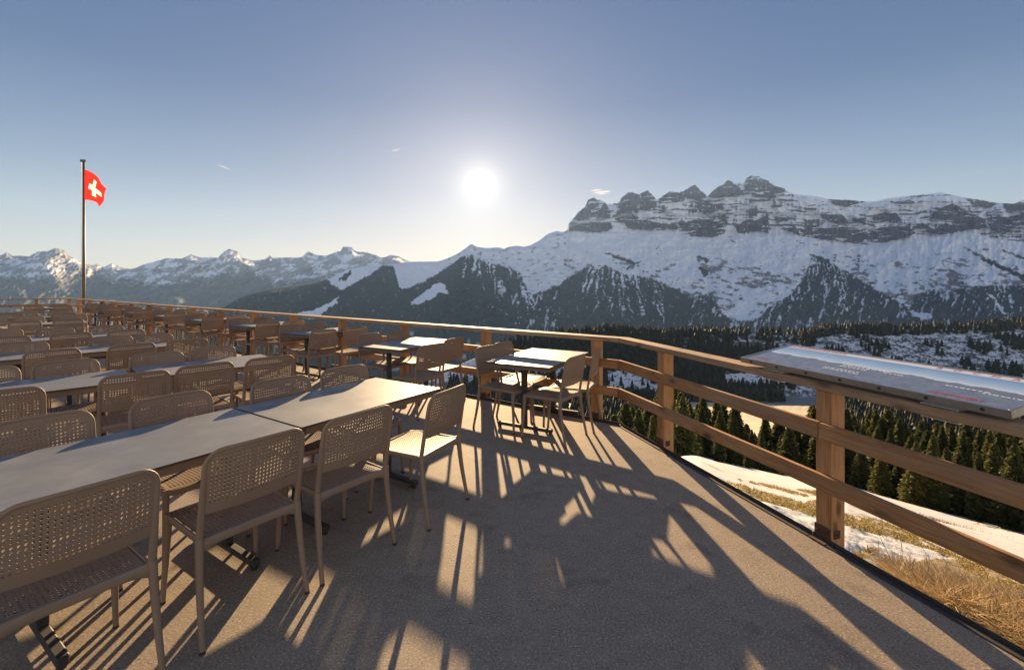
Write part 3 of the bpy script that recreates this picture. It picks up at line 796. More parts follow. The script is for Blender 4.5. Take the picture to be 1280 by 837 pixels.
# avalanche tracks following the fall line
def tracks(xa, ya, lo, hi, dmax, thr, sd, fr=11):
    q = (X_ - xa) / (Yp - ya + 34)
    q = q + .035 * fbm(X_ / 9, Yp / 9, 4, sd + 5)
    s = .55 * perlin(q * fr, Yp * .012, sd) + .75 * perlin(q * fr * 2.4, Yp * .03, sd + 2) + .5 * fine + .3 * fbm(X_ / 5, Yp / 9, 3, sd + 7)
    return smooth(thr, thr + .12, s - .55 * dep / dmax) * (X_ > lo) * (X_ < hi) * smooth(dmax, dmax * .6, dep)
st = tracks(600, 240, 575, 668, 46, .20, 61, 16) + tracks(765, 290, 728, 830, 66, .02, 63, 17) + tracks(1017, 280, 960, 1060, 80, .20, 65, 16) + .8 * tracks(1200, 250, 1140, 1320, 40, .30, 67, 18)
pat = smooth(.16, .26, .7 * fbm(X_ / 6 + .25 * Yp / 6, Yp / 17, 5, 71) + .35 * fbm(X_ / 2.4, Yp / 4.5, 4, 72)) * ((X_ > 860) | ((X_ > 640) & (X_ < 700))) * .85
pat2 = smooth(.26, .34, .6 * fbm(X_ / 4 - .2 * Yp / 4, Yp / 11, 5, 75) + .4 * fbm(X_ / 2, Yp / 4, 4, 76)) * (.22 + .23 * smooth(560, 640, X_))
snowpoly = np.zeros_like(X_)
wx, wy = X_ + 4.5 * fbm(X_ / 6, Yp / 6, 5, 81), Yp + 4.0 * fbm(X_ / 6, Yp / 6, 5, 82)
for P in ([(412,353),(420,346),(436,335),(445,331),(460,329),(479,329),(463,342),(445,352),(427,362),(418,356)],
          [(368,392),(400,385),(415,376),(424,370),(421,378),(405,390),(398,397),(380,397)],
          [(513,379.5),(525,369),(549,353),(557,357),(560,366),(550,366),(541,372),(524,379),(515,380)],
          [(1136,387),(1150,391),(1166,392),(1164,398),(1150,399),(1141,394)],
          [(895,366),(925,362),(960,366),(950,385),(930,400),(915,394),(905,380)],
          [(1236,368),(1240,368),(1260,394),(1254,394)],[(1262,374),(1267,374),(1266,395),(1262,395)]):
    snowpoly = np.maximum(snowpoly, inpoly(wx, wy, P) * 1.0)
fo_ = fo_ * (1 - np.clip(np.maximum.reduce([st, pat, pat2, snowpoly]), 0, 1))
fo_ = np.where(inpoly(wx, wy, [(422,351),(437,338),(441,339),(431,351)]), 1, fo_)
# scattered stands and rock bands in the snow above the tree line
up = np.clip(fbx - Yp, 0, 200)
isl = smooth(.20, .27, .75 * fbm(X_ / 13, Yp / 7, 5, 91) + .3 * fbm(X_ / 3, Yp / 2.5, 3, 92) - .004 * up + .02) * (up < 48) * (X_ > 780)
fo_ = np.maximum(fo_, isl * .9)
def seg_mask(x0, y0, x1, y1, w0, w1):
    L2 = (x1 - x0) ** 2 + (y1 - y0) ** 2; t = np.clip(((wx - x0) * (x1 - x0) + (wy - y0) * (y1 - y0)) / L2, 0, 1)
    d = np.hypot(wx - x0 - t * (x1 - x0), wy - y0 - t * (y1 - y0)); w = w0 + (w1 - w0) * t
    return smooth(w + .6, w - .6, d)
for q in ((1205,309,1235,326,.5,1.8),(1235,326,1282,348,2.6,3.4),(1253,313,1295,328,.6,2),(1013,318,1034,327,1,3),(757,316,790,328,1,2.5),(800,326,786,335,1,2),(872,320,884,325,1,3),(876,335,882,342,2,4)):
    fo_ = np.maximum(fo_, seg_mask(*q))
colr = lerpc(colr, FOREST[None, None] * (1 + .5 * fine[..., None]), np.clip(fo_, 0, 1))
# small bumps where the forest stands
RR -= damp * fo_ * 14 * perlin(X_ / 1.6, Yp / 1.4, 95)
# valley side below
tb = np.linspace(0, 1, nb_ + 1)[1:]; Xb, Tb = np.meshgrid(xs, tb)
Yb = Y0[-1][None, :] + (575 - Y0[-1][None, :]) * Tb; Rb = RR[-1][None, :] * (1 - Tb) + 1650 * Tb
cb = np.repeat(np.repeat(FOREST[None, None], Xb.shape[0], 0), Xb.shape[1], 1) * 1.2
pm = smooth(.30, .40, fbm(Xb / 20, Yb / 14, 4, 97)) * .5
cb = lerpc(cb, np.broadcast_to(SNOW, cb.shape), pm)
XX = np.vstack([X_, Xb]); YY = np.vstack([Yp, Yb]); RA = np.vstack([RR, Rb]); CC = np.concatenate([colr, cb], 0)
def to_world(XX, YY, RA):
    az = np.arctan((XX - CX) / F); yd = RA * np.cos(az)
    return np.stack([RA * np.sin(az), yd, H + (YH - YY) / F * yd], -1)
V = to_world(XX, YY, RA)
me = fast_mesh('mountains', V.reshape(-1, 3), grid_faces(*XX.shape)[:, ::-1], M['mount'], True, CC.reshape(-1, 3))
tag(obj('mountains', me), kind='structure')
zlo = float(V[..., 2].min())

# --- far ranges to the left
S_L = prof([(-500,325),(-200,318),(-60,323),(0,319.5),(8,315.4),(16,320),(24,319.5),(36.6,320.5),(46.7,314.4),(59,314),(69,310),(81,312.7),(83,317.4),(95.5,324.5),(101.6,328.6),(113.8,331),(122,330),(130,333.7),(140,329),(150,333.7),(162.5,336.3),(168.6,335),(178.7,330.6),(189,328),(209,322.5),(227.5,323),(237.7,318),(252,322),(266,321.5),(272.5,322.5),(278.6,315.4),(285.7,310.7),(296.9,314.4),(303,322.5),(317,326),(333,323.5),(336.5,318.8),(340.5,322.5),(349.7,321.5),(370,322),(378,320.5),(385,314),(394,318.4),(408.6,319.5),(420.8,314.4),(426,313.4),(429,308.3),(439,308.7),(445,314.4),(459,315.4),(473.6,320.5),(476.6,322.5),(490,318.4),(498,320.5),(512,327.5),(540,334),(620,345)])
xs = cols(-20, 520, .95, -500, 620, 9); nr = 170
X_, T_ = np.meshgrid(xs, np.linspace(0, 1, nr) ** 1.15)
Sx = S_L(X_) + (.9 * fbm(X_[0] / 4, X_[0] * 0 + 1, 4, 3))[None, :]
Yp = Sx + (462 - Sx) * T_
Ss = smoothed(S_L)(X_); tl = (Yp - Ss) / (462 - Ss)
RR = 14000 - 8600 * np.where(tl > 0, np.clip(tl, 0, 1) ** .95, tl)
damp = smooth(0, .05, T_)
sh = X_ + 1.1 * Yp
RR -= damp * (650 * ridged(X_ / 62 + Yp / 70, Yp / 40, 4, 101) + 230 * ridged(sh / 22, Yp / 16, 4, 103) + 60 * fbm(X_ / 5, Yp / 4, 4, 105))
spur = np.zeros_like(RR)
# a nearer spur steps in front on the right and below
for xa, ya, w in ((140, 329, 1.5), (330, 338, 1.6), (230, 345, 2.2), (60, 350, 2.5), (430, 335, 1.2)):
    q = np.clip(Yp - ya, 0, None); spur = np.maximum(spur, np.minimum(800, (q * w + 5) * 7) * smooth(0, 40, q) * np.clip(1 - np.abs(X_ - xa) / (q * w + 5), 0, 1))
RR -= spur
fine = fbm(X_ / 4, Yp / 3, 5, 111); mid = fbm(sh / 16, Yp / 9, 5, 113)
rk = smooth(.06, .26, .55 * ridged(sh / 20, Yp / 11, 4, 103) + .5 * mid + .35 * fine - .05)
colr = lerpc(np.broadcast_to(SNOW, X_.shape + (3,)), ROCK[None, None] * (1 + .3 * fine[..., None]), rk * .8)
ln = prof([(-500,345),(0,340),(60,346),(120,334),(140,347),(165,346),(190,352),(240,345),(290,338),(318,337),(345,350),(380,344),(420,338),(520,336)])(X_)
fo_ = smooth(-3, 6, Yp - ln - 3 + 11 * fbm(X_ / 14, Yp / 9, 5, 115) + 4 * fine)
colr = lerpc(colr, np.broadcast_to(FOREST * 1.3, X_.shape + (3,)), fo_ * .95)
V = to_world(X_, Yp, RR)
me = fast_mesh('far_mountains', V.reshape(-1, 3), grid_faces(*X_.shape)[:, ::-1], M['mount'], True, colr.reshape(-1, 3))
tag(obj('far_mountains', me), kind='structure'); zlo = min(zlo, float(V[..., 2].min()))

# --- the slope below the deck, the meadow and the wooded ridge across the small valley
YC = prof([(-400,620),(300,600),(440,540),(500,500),(560,462),(620,436),(660,424),(700,418),(758,413),(803,415),(835,418),(860,416),(900,416),(940,417),(1010,418),(1040,411),(1090,412),(1153,411),(1219,409),(1280,404),(1400,398),(1700,392)])
def ground_z(X, Y):
    X = np.asarray(X, float); Y = np.asarray(Y, float)
    r = np.hypot(X, Y); yd = np.maximum(Y, .25 * r); px = CX + F * X / yd; px = np.clip(px, -400, 1700)
    sR = (X - C0.x) * oR.x + (Y - C0.y) * oR.y; sL = (X - C0.x) * oL.x + (Y - C0.y) * oL.y
    plane = -.5 - .24 * Y - .195 * X
    kk = np.interp(px, [700, 760, 850, 1060, 1280, 1700], [.80, .70, .555, .43, .385, .37])
    bank = -.17 - kk * np.maximum(sR, 0)
    zn = np.where(sR > 0, bank, np.minimum(plane, -.40))
    zn = np.minimum(zn, -.12)
    w = smooth(.42, -.05, X / np.maximum(Y, 1))
    zn = zn - w * .55 * np.logaddexp(0, (sL - 1.2) / .8) * .8
    inside = (sR <= 0) & (sL <= 0); zn = np.where(inside, np.minimum(zn, -.45), zn)
    # far part from the surveyed sight lines
    yb = np.interp(px, [-400, 500, 700, 1700], [620, 560, 0, 0]); left = smooth(700, 500, px)
    ys = [545 + 70 * left, 529 + 70 * left, 496 + 70 * left, YC(px), YC(px) + 40]
    ds_ = [300, 480, 760, 980, 1700]
    zs = [H + (YH - y_) / F * d_ for y_, d_ in zip(ys, ds_)]
    zf_ = np.where(yd < 300, zs[0] + (zn - zn), 0.0)
    zf_ = zs[0].copy() if isinstance(zs[0], np.ndarray) else np.full(X.shape, zs[0])
    for a in range(4):
        t = np.clip((yd - ds_[a]) / (ds_[a + 1] - ds_[a]), 0, 1)
        if a == 2: t2 = t ** .9
        else: t2 = t
        m_ = yd >= ds_[a]; zf_ = np.where(m_, zs[a] * (1 - t2) + zs[a + 1] * t2, zf_)
    zn = np.maximum(zn, -.62 * yd - 6)
    # bridge 75..300 m
    t = smooth(70, 300, yd); z = zn * (1 - t) + zf_ * t
    return z
def yd_(X, Y): return np.maximum(Y, .25 * np.hypot(X, Y))
def ground_full(X, Y):
    r = np.hypot(X, Y); z = ground_z(X, Y)
    z = z + smooth(3, 30, r) * .25 * fbm(X / 9, Y / 9, 4, 201) + smooth(60, 400, r) * 4.5 * fbm(X / 70, Y / 70, 5, 203) * smooth(940, 800, yd_(X, Y))
    sR = (X - C0.x) * oR.x + (Y - C0.y) * oR.y
    z = z + np.where((sR > 0), .075 * fbm(X / .30, Y / .30, 5, 205) * smooth(14, 3, r) + .035 * fbm(X / 1.3, Y / 1.3, 3, 207) * smooth(60, 20, r), 0)
    # straw hummock beside the deck
    hm = np.exp(-(((X - 2.95) / .75) ** 2 + ((Y - 2.15) / .75) ** 2)); z = z + .22 * hm * (sR > .0) * smooth(0, .35, sR)
    return z
def px_of(X, Y, Z): return CX + F * X / Y, YH - F * (Z - H) / Y
GRASS_P = [[(905,603),(928,606),(942,612),(965,618),(981,622),(1006,628),(1029,624),(1045,638),(1067,645),(1101,650),(1137,662),(1172,675),(1212,697),(1262,722),(1300,742),(1300,760),(1240,735),(1192,699),(1164,687),(1117,673),(1067,659),(1040,652),(1014,643),(992,638),(956,627),(925,612)],
           [(1078,607),(1100,611),(1121,616),(1172,628),(1212,635.5),(1212,638.5),(1172,633),(1121,620),(1095,613)],
           [(920,599),(965,606),(1009,618),(1011,622),(965,610)],[(990,610),(1030,615),(1060,622),(1060,625),(1020,619)],
           [(1227,637),(1282,648),(1300,652),(1300,656),(1282,652)],[(1216,653),(1274,663),(1274,665.5),(1216,655)],
           [(1070,690),(1090,684),(1100,690),(1085,697),(1067,699)]]
STRAW_P = [(1112,722),(1130,708),(1155,698),(1190,698),(1215,706),(1245,718),(1285,738),(1330,765),(1400,800),(1400,1000),(1280,900),(1240,830)]
def grass_mask(px, py, X, Y):
    wx = px + 5 * fbm(X / .5, Y / .5, 4, 211); wy = py + 2.5 * fbm(X / .4, Y / .4, 4, 213)
    g = np.zeros_like(px)
    for P in GRASS_P: g = np.maximum(g, inpoly(wx, wy, P) * 1.0)
    s = inpoly(wx, wy, STRAW_P) * 1.0
    return g, s
xs = cols(-30, 1310, 1.3, -1400, 3200, 40)
az = np.arctan((xs - CX) / F)
rad = np.concatenate([np.geomspace(1.3, 14, 210), np.geomspace(14, 90, 90)[1:], np.geomspace(90, 740, 90)[1:], np.linspace(740, 1010, 130)[1:], np.linspace(1015, 2300, 60)])
AZ, RD = np.meshgrid(az, rad)
RD = RD * (1 + (1 / np.cos(np.clip(np.abs(AZ), 0, R(68))) - 1) * smooth(60, 250, RD))
GX, GY = RD * np.sin(AZ), RD * np.cos(AZ); GZ = ground_full(GX, GY)
PX, PY = px_of(GX, GY, GZ)
gm, smk = grass_mask(PX, PY, GX, GY)
gm = gm * (RD < 60)
n1 = fbm(GX / .25, GY / .25, 5, 221); n2 = fbm(GX / 12, GY / 12, 5, 223); n3 = fbm(GX / 2, GY / 2, 5, 225)
snowc = np.broadcast_to(np.array([.55, .555, .565]), GX.shape + (3,)) * (1 + .04 * n3[..., None])
dirt = smooth(.33, .45, fbm(GX / 1.0 , GY / 3.5, 5, 227) + .15 * n1) * (RD > 4) * (RD < 80) * .55
gc = lerpc(snowc, np.broadcast_to(np.array([.20, .15, .08]), snowc.shape), np.clip(dirt, 0, 1))
gcol = lerpc(np.broadcast_to(np.array([.28, .20, .06]), snowc.shape), np.broadcast_to(np.array([.11, .11, .028]), snowc.shape), smooth(-.3, .3, n1 + n3))
gc = lerpc(gc, gcol, np.clip(gm * smooth(-.22, .02, n1 + .4 * n3) , 0, 1))
gc = lerpc(gc, np.broadcast_to(np.array([.26, .19, .10]), snowc.shape), np.clip(smk, 0, 1))
# meadow of dry grass and thin snow
md_ = inpoly(PX + 4 * n2, PY + 3 * n2, [(880,497),(905,494),(960,497),(1000,494),(1060,497),(1060,545),(700,545),(700,530)]) * smooth(140, 220, RD) * (RD < 760)
gc = lerpc(gc, np.broadcast_to(np.array([.50, .42, .29]), snowc.shape), md_ * smooth(-.4, .2, n2 + .3))
# ridge across the valley: snow under the trees, scrub and rock showing through
GYD = yd_(GX, GY); rid = smooth(735, 770, GYD)
gc = lerpc(gc, np.broadcast_to(np.array([.72, .73, .76]), snowc.shape), rid)
scr = smooth(-.08, .03, .6 * fbm(GX / 22, GY / 14, 5, 231) + .55 * fbm(GX / 6, GY / 6, 4, 233) + .40 * fbm(GX / 2.8, GY / 3.5, 4, 235) + .2 * smooth(1060, 860, PX)) * rid
gc = lerpc(gc, np.broadcast_to(np.array([.04, .036, .03]), snowc.shape), scr * .95)
val = smooth(90, 160, RD) * (1 - rid) * (1 - np.clip(md_, 0, 1)); gc = lerpc(gc, np.broadcast_to(np.array([.03, .035, .02]), snowc.shape), val * .7)
OPEN = [[(755,462),(790,460),(832,482),(834,500),(795,494),(755,488)], [(520,436),(608,438),(612,476),(520,478)], [(900,470),(935,462),(978,465),(978,480),(940,484),(905,482)], [(640,440),(735,450),(735,470),(640,470)]]
def open_mask(px, py, X, Y):
    wx, wy = px + 14 * fbm(X / 40, Y / 40, 4, 241), py + 7 * fbm(X / 30, Y / 30, 4, 243); o = np.zeros_like(px)
    for P in OPEN: o = np.maximum(o, inpoly(wx, wy, P) * 1.0)
    return o
om = open_mask(PX, PY, GX, GY) * smooth(200, 260, GYD)
gc = lerpc(gc, np.broadcast_to(np.array([.74, .75, .77]), snowc.shape), om * smooth(.25, .1, fbm(GX / 8, GY / 8, 4, 245)))
m, nt, b = mat('snowy_ground')
a = nt.nodes.new('ShaderNodeVertexColor'); a.layer_name = 'col'; c = a.outputs['Color']
v = coords(nt); n = noise(nt, v, 22, 5, .7)
c = mix(nt, .6, c, mix(nt, 1.0, c, ramp(nt, n, [(.3, (.82, .80, .76)), (.6, (1.06, 1.06, 1.06))]), 'MULTIPLY'))
nt.links.new(c, b.inputs['Base Color']); b.inputs['Roughness'].default_value = .75
bump(nt, b, noise(nt, v, 7, 8, .65), .5, .06); M['ground'] = m
me = fast_mesh('ground', np.stack([GX, GY, GZ], -1).reshape(-1, 3), grid_faces(*GX.shape), M['ground'], True, gc.reshape(-1, 3))
tag(obj('ground', me), kind='structure'); zlo = min(zlo, float(GZ.min()))

# ------------------------------------------------------------------ dry grass
def blades(name, X, Y, Z, hgt, wid, lean, colA, colB, label, cat):
    n = len(X); a = rng.uniform(0, 2 * np.pi, n); la = rng.uniform(0, 2 * np.pi, n); ln = lean * rng.uniform(.2, 1.3, n) * hgt
    h = hgt * rng.uniform(.5, 1.2, n); w = wid * rng.uniform(.6, 1.3, n)
    dx, dy = np.cos(a) * w, np.sin(a) * w; lx, ly = np.cos(la) * ln, np.sin(la) * ln
    P = np.zeros((n, 6, 3))
    for k, (t, ww, bend) in enumerate(((0, 1, 0), (.55, .75, .35), (1, .15, 1))):
        zt = h * (t - .45 * bend * np.minimum(lean, 1.2) * .6)
        P[:, 2 * k] = np.stack([X - dx * ww + lx * bend, Y - dy * ww + ly * bend, Z + zt - .01], -1)
        P[:, 2 * k + 1] = np.stack([X + dx * ww + lx * bend, Y + dy * ww + ly * bend, Z + zt - .01], -1)
    i = np.arange(n)[:, None] * 6
    Fc = np.concatenate([i + np.array([[0, 1, 3, 2]]), i + np.array([[2, 3, 5, 4]])], 0)
    t = rng.random((n, 1)); c = np.array(colA) * (1 - t) + np.array(colB) * t; c = np.repeat(c[:, None, :], 6, 1).reshape(-1, 3)
    me = fast_mesh(name, P.reshape(-1, 3), Fc, M['blade'], False, c)
    o = obj(name, me); tag(o, label, cat, kind='stuff'); return o
m, nt, b = mat('grass_blade')
a = nt.nodes.new('ShaderNodeVertexColor'); a.layer_name = 'col'; nt.links.new(a.outputs['Color'], b.inputs['Base Color']); b.inputs['Roughness'].default_value = .6
tr = nt.nodes.new('ShaderNodeBsdfTranslucent'); ms = nt.nodes.new('ShaderNodeMixShader'); ms.inputs[0].default_value = .4
out = [x for x in nt.nodes if x.type == 'OUTPUT_MATERIAL'][0]
nt.links.new(a.outputs['Color'], tr.inputs['Color']); nt.links.new(b.outputs[0], ms.inputs[1]); nt.links.new(tr.outputs[0], ms.inputs[2]); nt.links.new(ms.outputs[0], out.inputs['Surface'])
M['blade'] = m
def scatter(n, x0, x1, y0, y1, which):
    X = rng.uniform(x0, x1, n); Y = rng.uniform(y0, y1, n)
    sR = (X - C0.x) * oR.x + (Y - C0.y) * oR.y; k = sR > .10; X, Y = X[k], Y[k]
    Z = ground_full(X, Y); px, py = px_of(X, Y, Z); g, s = grass_mask(px, py, X, Y)
    k = (g if which == 0 else s) > .5; return X[k], Y[k], Z[k]
X, Y, Z = scatter(130000, 1.9, 4.3, .9, 3.6, 1)
cl_ = fbm(X / .16, Y / .16, 2, 301); k = cl_ > -.25; X, Y, Z = X[k], Y[k], Z[k]
blades('dry_grass', X, Y, Z, .15, .0036, 1.6, (.66, .50, .26), (.32, .21, .09), 'mound of long dry straw-coloured grass beside the deck edge', 'grass')
X, Y, Z = scatter(260000, 1.6, 14, 2.4, 18, 0)
k = fbm(X / .25, Y / .25, 5, 221) + .4 * fbm(X / 2, Y / 2, 5, 225) > -.12; X, Y, Z = X[k][:42000], Y[k][:42000], Z[k][:42000]
blades('grass', X, Y, Z, .055, .007, 1.2, (.46, .29, .08), (.20, .17, .035), 'strip of yellow-green winter grass showing through the snow', 'grass')
# thin bare stems rising from the snow
def sn_at(px, py):
    y = 2.0
    for _ in range(400):
        X = (px - CX) / F * y
        if ground_full(np.array([X]), np.array([y]))[0] >= H + (YH - py) / F * y: break
        y += .04
    return X, y
mb = MB(); rs = random.Random(5)
for px, py, h in ((1128, 690, .35), (1105, 672, .2), (1170, 712, .3), (1190, 715, .25), (1235, 722, .2), (1118, 716, .28), (1100, 706, .2)):
    X, Y = sn_at(px, py); z = float(ground_full(np.array([X]), np.array([Y]))[0]); p = Vector((X, Y, z - .01)); dirv = Vector((rs.uniform(-.5, .3), rs.uniform(-.3, .3), 1)).normalized()
    pts = [p]
    for k in range(5): dirv = (dirv + Vector((rs.uniform(-.15, .15), rs.uniform(-.15, .15), -.04))).normalized(); p = p + dirv * h / 5; pts.append(p)
    mb.tube(pts, [(.0035 * (1 - .13 * k), .0035 * (1 - .13 * k)) for k in range(6)], 5, up=(0, 1, 0))
    for k in (2, 3): q = pts[k]; mb.tube([q, q + Vector((rs.uniform(-.06, .06), rs.uniform(-.05, .05), .06))], [(.002, .002), (.001, .001)], 4, up=(0, 1, 0))
tag(obj('bare_stems', mb.mesh('bare_stems', M['pole'])), 'thin bare brown plant stems sticking out of the snow', 'stems', kind='stuff')
# weeds in the field
X0, Y0 = sn_at(1160, 645)
n = 900; X = X0 + rng.normal(0, 1, n) * .9; Y = Y0 + rng.normal(0, 1, n) * .5; Z = ground_full(X, Y)
blades('weeds', X, Y, Z, .16, .004, .35, (.24, .15, .09), (.12, .08, .05), 'row of short brown weeds standing in the snow field', 'weeds')

# ------------------------------------------------------------------ conifers
m, nt, b = mat('spruce_needles')
a = nt.nodes.new('ShaderNodeVertexColor'); a.layer_name = 'col'
oi = nt.nodes.new('ShaderNodeObjectInfo')
c = mix(nt, 1.0, a.outputs['Color'], ramp(nt, oi.outputs['Random'], [(0, (.62, .70, .62)), (.5, (1, 1, 1)), (1, (1.18, 1.08, .9))]), 'MULTIPLY')
nt.links.new(c, b.inputs['Base Color']); b.inputs['Roughness'].default_value = .7; b.inputs['Specular IOR Level'].default_value = .2
tr = nt.nodes.new('ShaderNodeBsdfTranslucent'); ms = nt.nodes.new('ShaderNodeMixShader'); ms.inputs[0].default_value = .35
out = [x for x in nt.nodes if x.type == 'OUTPUT_MATERIAL'][0]
nt.links.new(c, tr.inputs['Color']); nt.links.new(b.outputs[0], ms.inputs[1]); nt.links.new(tr.outputs[0], ms.inputs[2]); nt.links.new(ms.outputs[0], out.inputs['Surface'])
M['needles'] = m; M['bark'] = simple('bark', (.10, .07, .05), .9, 0, .4, 9, .5)
def spruce_mesh(seed, nb=430, per=17, wide=.24, qs=1.0):
    """unit-height spruce crown of drooping boughs made of small leaf clumps"""
    g = np.random.default_rng(seed); P = []; C = []
    for i in range(nb):
        t = (i + g.random()) / nb                       # 0 bottom .. 1 top
        z0 = .07 + .92 * t; L = wide * (1 - t) ** .82 * g.uniform(.72, 1.18) * (.75 + .25 * min(1, t * 6)) + .012
        a = i * 2.399963 + g.normal(0, .25)
        if g.random() < .04: continue
        k = max(4, int(per * (L / wide + .25)))
        for j in range(k):
            s = (j + .5 * g.random()) / k * 1.0
            r = L * (.12 + .88 * s); zz = z0 - L * (.55 * s - .34 * s * s) + g.normal(0, .006)
            sp = .32 * L * (1 - s * .5) * g.normal(0, .55)
            x = math.cos(a) * r - math.sin(a) * sp; y = math.sin(a) * r + math.cos(a) * sp
            q = (.017 + .011 * (1 - t)) * g.uniform(.6, 1.4) * qs
            # one leaning quad, long axis outward and drooping
            od = np.array([math.cos(a + g.normal(0, .6)), math.sin(a + g.normal(0, .6)), -.35 + g.normal(0, .35)]); od /= np.linalg.norm(od)
            sd = np.cross(od, g.normal(0, 1, 3)); sd /= np.linalg.norm(sd) + 1e-9
            c0 = np.array([x, y, zz])
            P += [c0 - od * q * .8 - sd * q * .35, c0 - od * q * .1 + sd * q * .55, c0 + od * q, c0 - od * q * .1 - sd * q * .6]
            v = g.uniform(.65, 1.35); base = np.array([.098, .106, .036]) * v
            if g.random() < .12: base = np.array([.12, .112, .04])
            C += [base] * 4
    P = np.array(P); return fast_mesh('crown', P, np.arange(len(P)).reshape(-1, 4), M['needles'], False, np.array(C))
mb = MB(); mb.tube([(0, 0, -.08), (0, 0, .3), (0.004, 0, .7), (0, 0, .985)], [(.020, .020), (.015, .015), (.008, .008), (.001, .001)], 8, up=(0, 1, 0)); trunk_me = mb.mesh('trunk', M['bark'])
crowns = [spruce_mesh(s, 430, 17, w) for s, w in ((1, .17), (2, .21), (3, .155), (4, .235), (5, .19))]
small = [spruce_mesh(20 + s, 70, 8, .24, 2.0) for s in range(4)]
def spruce(x, y, h, me, label, group, wf=1.0):
    z = float(ground_full(np.array([x]), np.array([y]))[0])
    t = thing('conifer', label, 'tree', (x, y, z - .02), random.uniform(0, 6.28), group)
    t.scale = (h * wf, h * wf, h)
    obj('trunk', trunk_me, t); obj('crown', me, t); return t
TOPY = prof([(700,512),(740,503),(770,506),(800,490),(830,484),(850,482),(880,488),(930,506),(960,512),(1000,508),(1040,504),(1080,508),(1150,514),(1200,520),(1280,529),(1420,548)])
FRONT = prof([(700,60),(850,42),(880,50),(960,60),(1060,54),(1160,45),(1280,38),(1420,32)])
rt = random.Random(9); near_trees = []
cnt = 0
for layer in range(6):
    x = 712 + rt.uniform(0, 12)
    while x < 1400:
        yd = FRONT(x) + layer * 8.5 + rt.uniform(-3, 4); X = (x - CX) / F * yd
        z = float(ground_full(np.array([X]), np.array([yd]))[0]); gy = YH - F * (z - H) / yd
        top = TOPY(x) + rt.uniform(-3, 26) + (max(0, 2 - layer)) * rt.uniform(0, 26) * (1 if x > 860 else .6)
        h = max(3.2, (gy - top) * yd / F); h = min(h, 15)
        if 930 < x < 1035 and layer > 3: h *= .8
        near_trees.append((X, yd, h)); x += rt.uniform(15, 27) * (50 / yd) ** .3
near_trees.sort(key=lambda q: q[1])
for i, (X, yd, h) in enumerate(near_trees):
    spruce(X, yd, h, crowns[i % 5], 'olive green spruce in the dense belt of trees below the snow field', 'spruces in the belt below the snow field', rt.uniform(.85, 1.45))
for px, yd, h in ((985, 120, 7), (1001, 118, 10), (978, 150, 5), (1030, 130, 9), (1038, 120, 12)):
    spruce((px - CX) / F * yd, yd, h, crowns[px % 5], 'dark spruce standing before the pale meadow, above the tree belt', 'spruces before the meadow', .9)
# across the valley
far = []
g = np.random.default_rng(5)
N = 30000
px = g.uniform(560, 1420, N); yd = g.uniform(690, 992, N); X = (px - CX) / F * yd
z = ground_full(X, yd); qx, qy = px_of(X, yd, z)
dens = .9 * fbm(X / 55, yd / 70, 4, 401) + .25 * fbm(X / 9, yd / 9, 3, 403)
leftw = smooth(1010, 940, px)
thr = .21 - .69 * leftw; ok = dens > thr
crest = yd > 952; ok |= crest & (g.random(N) < .9)
for P in ([(757,466),(790,468),(828,486),(830,496),(800,482),(760,480)], [(905,474),(935,466),(975,468),(975,476),(940,480),(908,480)], [(880,418),(900,420),(890,436),(878,432)], [(850,424),(860,424),(862,438),(852,440)], [(915,420),(1000,418),(1000,432),(960,440),(920,436)], [(500,440),(600,446),(600,470),(500,480)]):
    ok &= ~(inpoly(qx, qy, P) & (g.random(N) < .86))
ok &= (yd > 745) | (px < 980)
ok &= (open_mask(px, qy, X, yd) < .5) | (g.random(N) < .06)
X, yd, z, px = X[ok], yd[ok], z[ok], px[ok]
hh = g.uniform(8, 20, len(X)) * (1 - .1 * smooth(1010, 1060, px) * (yd < 940))
size = hh / yd; order = np.argsort(-size)
indiv = order[:120]; rest = order[120:6200]
for i in indiv:
    spruce(float(X[i]), float(yd[i]), float(hh[i]), small[int(i) % 4], 'dark conifer among the trees on the shaded ridge across the valley', 'conifers on the ridge across the valley', 1.1)
# dark woods in the valley between the belt and the ridge
Nv = 5200
vyd = 100 + 650 * g.random(Nv) ** .8; vpx = g.uniform(600, 1420, Nv); vX = (vpx - CX) / F * vyd; vz = ground_full(vX, vyd); vqx, vqy = px_of(vX, vyd, vz)
okv = ~inpoly(vqx, vqy, [(862,486),(905,489),(960,491),(1040,491),(1048,560),(862,560)]) & ~inpoly(vqx, vqy, [(757,466),(790,468),(828,486),(830,497),(800,486),(760,482)])
okv &= (vpx > 720) | (g.random(Nv) < .6)
vh = g.uniform(7, 15, Nv) * np.clip(vyd / 220, .8, 1.25)
tops = vqy - vh * F / vyd; inmeadow = (vpx > 868) & (vpx < 1036) & (tops < 527) & (vyd < 520); okv &= ~inmeadow
okv &= (open_mask(vpx, vqy, vX, vyd) < .5) & (open_mask(vpx, tops, vX, vyd) < .5)
vX, vyd, vz, vh = vX[okv], vyd[okv], vz[okv], vh[okv]
